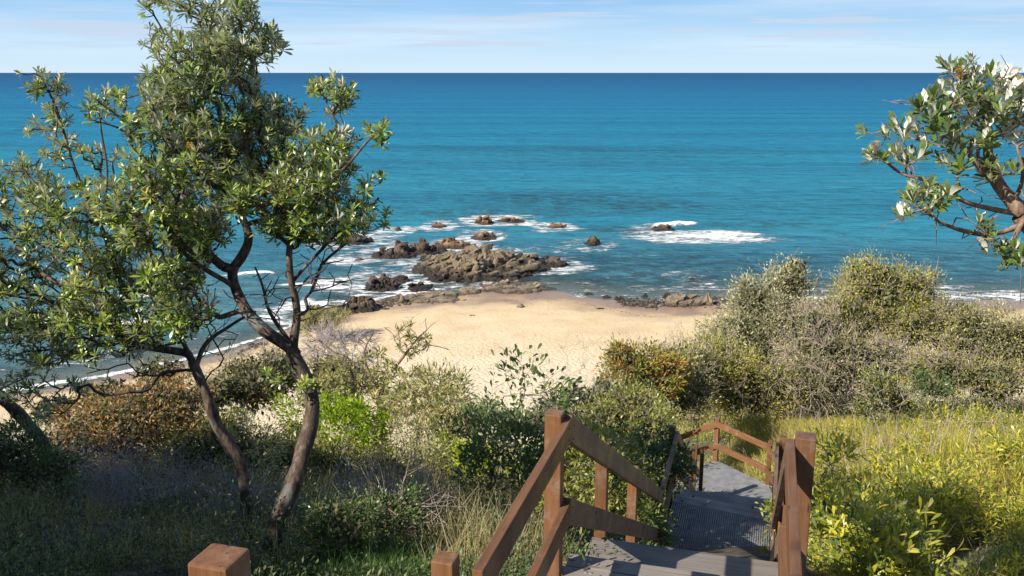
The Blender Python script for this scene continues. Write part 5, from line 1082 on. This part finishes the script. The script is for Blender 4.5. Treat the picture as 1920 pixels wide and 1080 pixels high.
def cover():
    # right bank: sunlit leafy creepers
    P, r = scatter(15000, 1, None, (3.2, 22)); k = (P[:, 0] > stairx(P[:, 1])+.75); P = P[k]; hn = .3+1.9*sst(vnoise(P*1.5, 5)*1.9-.5)
    sel = P[:, 1] < 13
    sp = []
    for v in range(4):                               # leafy upright sprigs
        rv = np.random.default_rng(300+v); i = np.arange(11); hgt = .25+.75*i/10; az = i*2.4+rv.normal(0, .3, 11); inc = np.radians(78-48*i/10+rv.normal(0, 8, 11))
        A = np.stack([np.sin(inc)*np.cos(az), np.sin(inc)*np.sin(az), np.cos(inc)], 1); Nn = np.array([[0, 0, 1.]])-A*A[:, 2:3]; Q = np.stack([0*i, 0*i, hgt], 1)
        Q[:, 0] += .12*np.sin(hgt*2+v); sp.append(leaves(Q, A, Nn+rv.normal(0, .15, A.shape), rv.uniform(.19, .30, 11), rv.uniform(.045, .07, 11)))
    def sprigs(Q, h, mat, label):
        g = Geo(); D = np.array([0, 0, 1.])+r.normal(size=Q.shape)*[.55, .55, .1]
        for v in range(4): g.add(*place(*sp[v], Q[v::4]-[0, 0, .04], D[v::4], h[v::4], r))
        tag(g.obj('leafy_ground_cover', MAT[mat]), label, 'ground cover', None, 'stuff')
    Pn, r_ = scatter(95000, 71, None, (3.0, 23)); Pn = Pn[Pn[:, 0] > stairx(Pn[:, 1])+.7]; cl = vnoise(Pn*.95, 5)*.7+vnoise(Pn*2.7, 6)*.3; ok = cl > .37; Pn = Pn[ok]; cl = cl[ok]; kind = vnoise(Pn*.7+9, 8)*.7+r_.uniform(0, .3, len(Pn)); lump = sst((cl-.37)/.42); Pn = Pn+np.stack([0*cl, 0*cl, .55*lump*r_.uniform(.35, 1, len(cl))], 1); hh = (.16+.22*lump)*(1+.35*sst((Pn[:, 1]-8)/8))*r_.uniform(.6, 1.15, len(cl))
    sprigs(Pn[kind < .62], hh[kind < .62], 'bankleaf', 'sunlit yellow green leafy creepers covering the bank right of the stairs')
    m = (kind >= .62) & (kind < .76); sprigs(Pn[m], hh[m], 'midleaf', 'greener leafy patches in the creepers right of the stairs')
    m = kind >= .76; sprigs(Pn[m]*1., hh[m]*.8, 'orangeleaf', 'rusty and dry leafy patches in the creepers right of the stairs')
    sel2 = P[:, 1] > 17; clump(P[sel2], r, 12, .34, .22, .10, .24, LEAFS, .8, 'oliveleaf', 'leafy_ground_cover', 'yellow green growth on the farther part of the right hand slope', 'ground cover', hn[sel2])
    P2, r = scatter(15000, 2, None, (6, 30)); k = (P2[:, 0] > stairx(P2[:, 1])+.9) & (vnoise(P2*.7, 9) > np.where(P2[:, 1] > 18, .45, .68)); grass(P2[k], r, 5, .55, .010, 'yellowgrass', 'slope_grass', 'yellow green grass stalks among the creepers of the right bank', .4)
    # thin reddish stems in the creepers
    P3, r = scatter(1500, 3, None, (3.4, 16)); P3 = P3[P3[:, 0] > stairx(P3[:, 1])+.8]; n = len(P3); d1 = unit(r.normal(size=(n, 3))*[.6, .6, .2]+[0, 0, .8]); m1 = P3+d1*r.uniform(.2, .4, (n, 1)); m2 = m1+unit(d1+r.normal(size=(n, 3))*.4)*.2
    g = Geo(); g.add(*prisms(P3, m1, .004, .003, 3)); g.add(*prisms(m1, m2, .003, .002, 3)); tag(g.obj('creeper_stems', MAT['twig']), 'thin brown stems standing up through the right bank creepers', 'stems', None, 'stuff')
    # grass round the lower landing
    P, r = scatter(26000, 4, [(1240, 700, 1960, 830, 1), (1480, 700, 1960, 860, 1)], (12, 34)); grass(P, r, 6, .5, .014, 'yellowgrass', 'slope_grass', 'straw coloured grass around the lower landing and below the big bushes', .4)
    P, r = scatter(9000, 41, None, (14, 27), (.1, .42)); P = P[P[:, 0] > 1.5]; grass(P, r, 6, .42, .014, 'yellowgrass', 'slope_grass', 'yellowish grass tufts hugging the lower landing', .5)
    P, r = scatter(9000, 42, None, (14, 27), (.1, .42)); P = P[P[:, 0] > 1.5]; grass(P, r, 5, .4, .014, 'drygrass', 'dry_grass', 'dry pale grass beside the lower landing rails', .4)
    # left bank in the shade
    P, r = scatter(12000, 5, None, (2.6, 17)); P = P[P[:, 0] < stairx(P[:, 1])-.75]; P = P[vnoise(P*1.7+3, 16) > .36]; hn = .25+1.9*sst(vnoise(P*1.3, 6)*1.9-.5)
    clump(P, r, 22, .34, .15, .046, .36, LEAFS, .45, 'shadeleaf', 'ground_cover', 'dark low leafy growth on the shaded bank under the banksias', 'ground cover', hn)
    P, r = scatter(9000, 6, [(450, 840, 1010, 960, .9), (0, 840, 1000, 930, .5), (0, 900, 560, 1080, .35), (800, 900, 1010, 1080, 1.)], (4, 20)); grass(P, r, 6, .42, .007, 'drygrass', 'dry_grass', 'dry brownish grass on the crest of the shaded bank', .45)
    P, r = scatter(9000, 7, [(540, 1015, 860, 1100, 1), (470, 1060, 900, 1100, 1)], (3, 9)); grass(P, r, 8, .24, .006, 'greengrass', 'green_grass', 'fresh green grass below the bank at the bottom of the view', .6)
    P, r = scatter(7000, 8, [(840, 890, 1060, 1090, 1)], (4, 13)); grass(P, r, 3, .75, .008, 'drygrass', 'dry_grass', 'tall pale dry stalks beside the level handrail', .25)
    # dead brush
    B = brush
    def at(x, y): 
        for d in np.arange(3, 40, .1):
            q = PX(x, y, d)
            if q[2] < float(gz(np.array([q[0]]), np.array([q[1]]))[0]): return q
        return q
    for i, (x, y, rx, ry, h, n, m, L) in enumerate(((90, 920, 1.3, .8, .55, 1500, 'lilactwig', .6), (260, 930, 1.1, .6, .4, 900, 'lilactwig', .55), (330, 975, 1.0, .5, .4, 900, 'lilactwig', .55), (420, 960, .6, .4, .3, 350, 'lilactwig', .5), (740, 960, .7, .6, .35, 360, 'lilactwig', .6), (820, 1010, .7, .5, .4, 300, 'deadtwig', .8))):
        q = at(x, y); B('dead_brush', ['heap of lilac grey dead twigs at the far left of the shaded bank', 'lilac grey dead twigs left of centre on the shaded bank', 'tangle of dead twigs spilling down above the near post', 'wisps of dead twigs at the foot of the slender trunk', 'dead twigs on the bank right of the thick trunk', 'arching pale dead sticks beside the level handrail'][i], q[0], q[1], rx, ry, h, n, m, 70+i, L*1.15, .0048 if L < .7 else .007)
    q = at(1510, 790); B('dead_brush', 'pale spreading heap of dead twigs under the big bushes', q[0], q[1]+1.0, 2.6, 1.8, 1.5, 1500, 'deadtwig', 80, 1.3, .012)
    q = at(1600, 800); B('dead_brush', 'bleached dead shrub beside the pale stemmed shrub', q[0], q[1]+.6, 1.6, 1.0, 1.4, 700, 'palestem', 81, 1.2, .012)
    # general scrub down to the beach
    P, r = scatter(9000, 9, None, (14, 43), (-.75, .75)); hn = .4+1.2*vnoise(P*.6, 15)
    lim = np.where(P[:, 0] < -10, 36, 41)+vnoise(P*.4, 3)*3; k = (P[:, 1] < lim) & ~((P[:, 0] > 3.2) & (P[:, 1] < 27)); P = P[k]; hn = hn[k]; s = vnoise(P*.35+7, 21)
    for lo, hi, mt, lb in ((0, .45, 'oliveleaf', 'olive scrub carpeting the slope above the beach'), (.45, .6, 'greyleaf', 'grey scrub patches on the slope above the beach'), (.6, 1.1, 'midleaf', 'green scrub patches on the slope above the beach')):
        m = (s >= lo) & (s < hi); clump(P[m], r, 34, .9, .42, .11, .3, LEAFS, .5, mt, 'low_scrub', lb, 'scrub', hn[m])
    P, r = scatter(5000, 10, None, (14, 46), (-.75, .75)); n = len(P); d1 = unit(r.normal(size=(n, 3))*.6+[0, 0, .8]); m1 = P+d1*r.uniform(.3, .8, (n, 1)); m2 = m1+unit(d1+r.normal(size=(n, 3))*.6)*r.uniform(.2, .6, (n, 1))
    g = Geo(); g.add(*prisms(P, m1, .010, .006, 3)); g.add(*prisms(m1, m2, .006, .003, 3)); tag(g.obj('dead_stalks', MAT['deadtwig']), 'bare pale stalks scattered through the scrub', 'stalks', None, 'stuff')
    n = 46; rr = np.random.default_rng(88); t1 = rr.uniform(0, 1, n); P3 = np.array([.244, 4.87, 0]); q = P3+UU*rr.uniform(-.6, .2, (n, 1))+VV*rr.beta(.6, .9, (n, 1))*1.35+[0, 0, z_(-2.9)+.006]
    q2 = P3+UU*(5.8+1.7*rr.uniform(0, 1, (n, 1)))+VV*(.1+1.3*rr.beta(.5, .7, (n, 1)))+[0, 0, z_(-5.95)+.006]; q = np.concatenate([q, q2])
    V, Fa = leaves(q, rr.normal(size=(2*n, 3))*[1, 1, .1], np.array([0, 0, 1.])+rr.normal(size=(2*n, 3))*.2, rr.uniform(.04, .08, 2*n), .018); tag(np_obj('fallen_leaves', V, Fa, MAT['litter']), 'fallen leaves lying on the treads and landings of the stairs', 'leaves', None, 'stuff')
    # litter
    P, r = scatter(9000, 11, None, (2.6, 16)); clump(P, r, 2, .03, .06, .07, .3, LEAFS, .0, 'litter', 'leaf_litter', 'fallen brown leaves on the ground between the plants', 'leaf litter')
cover()
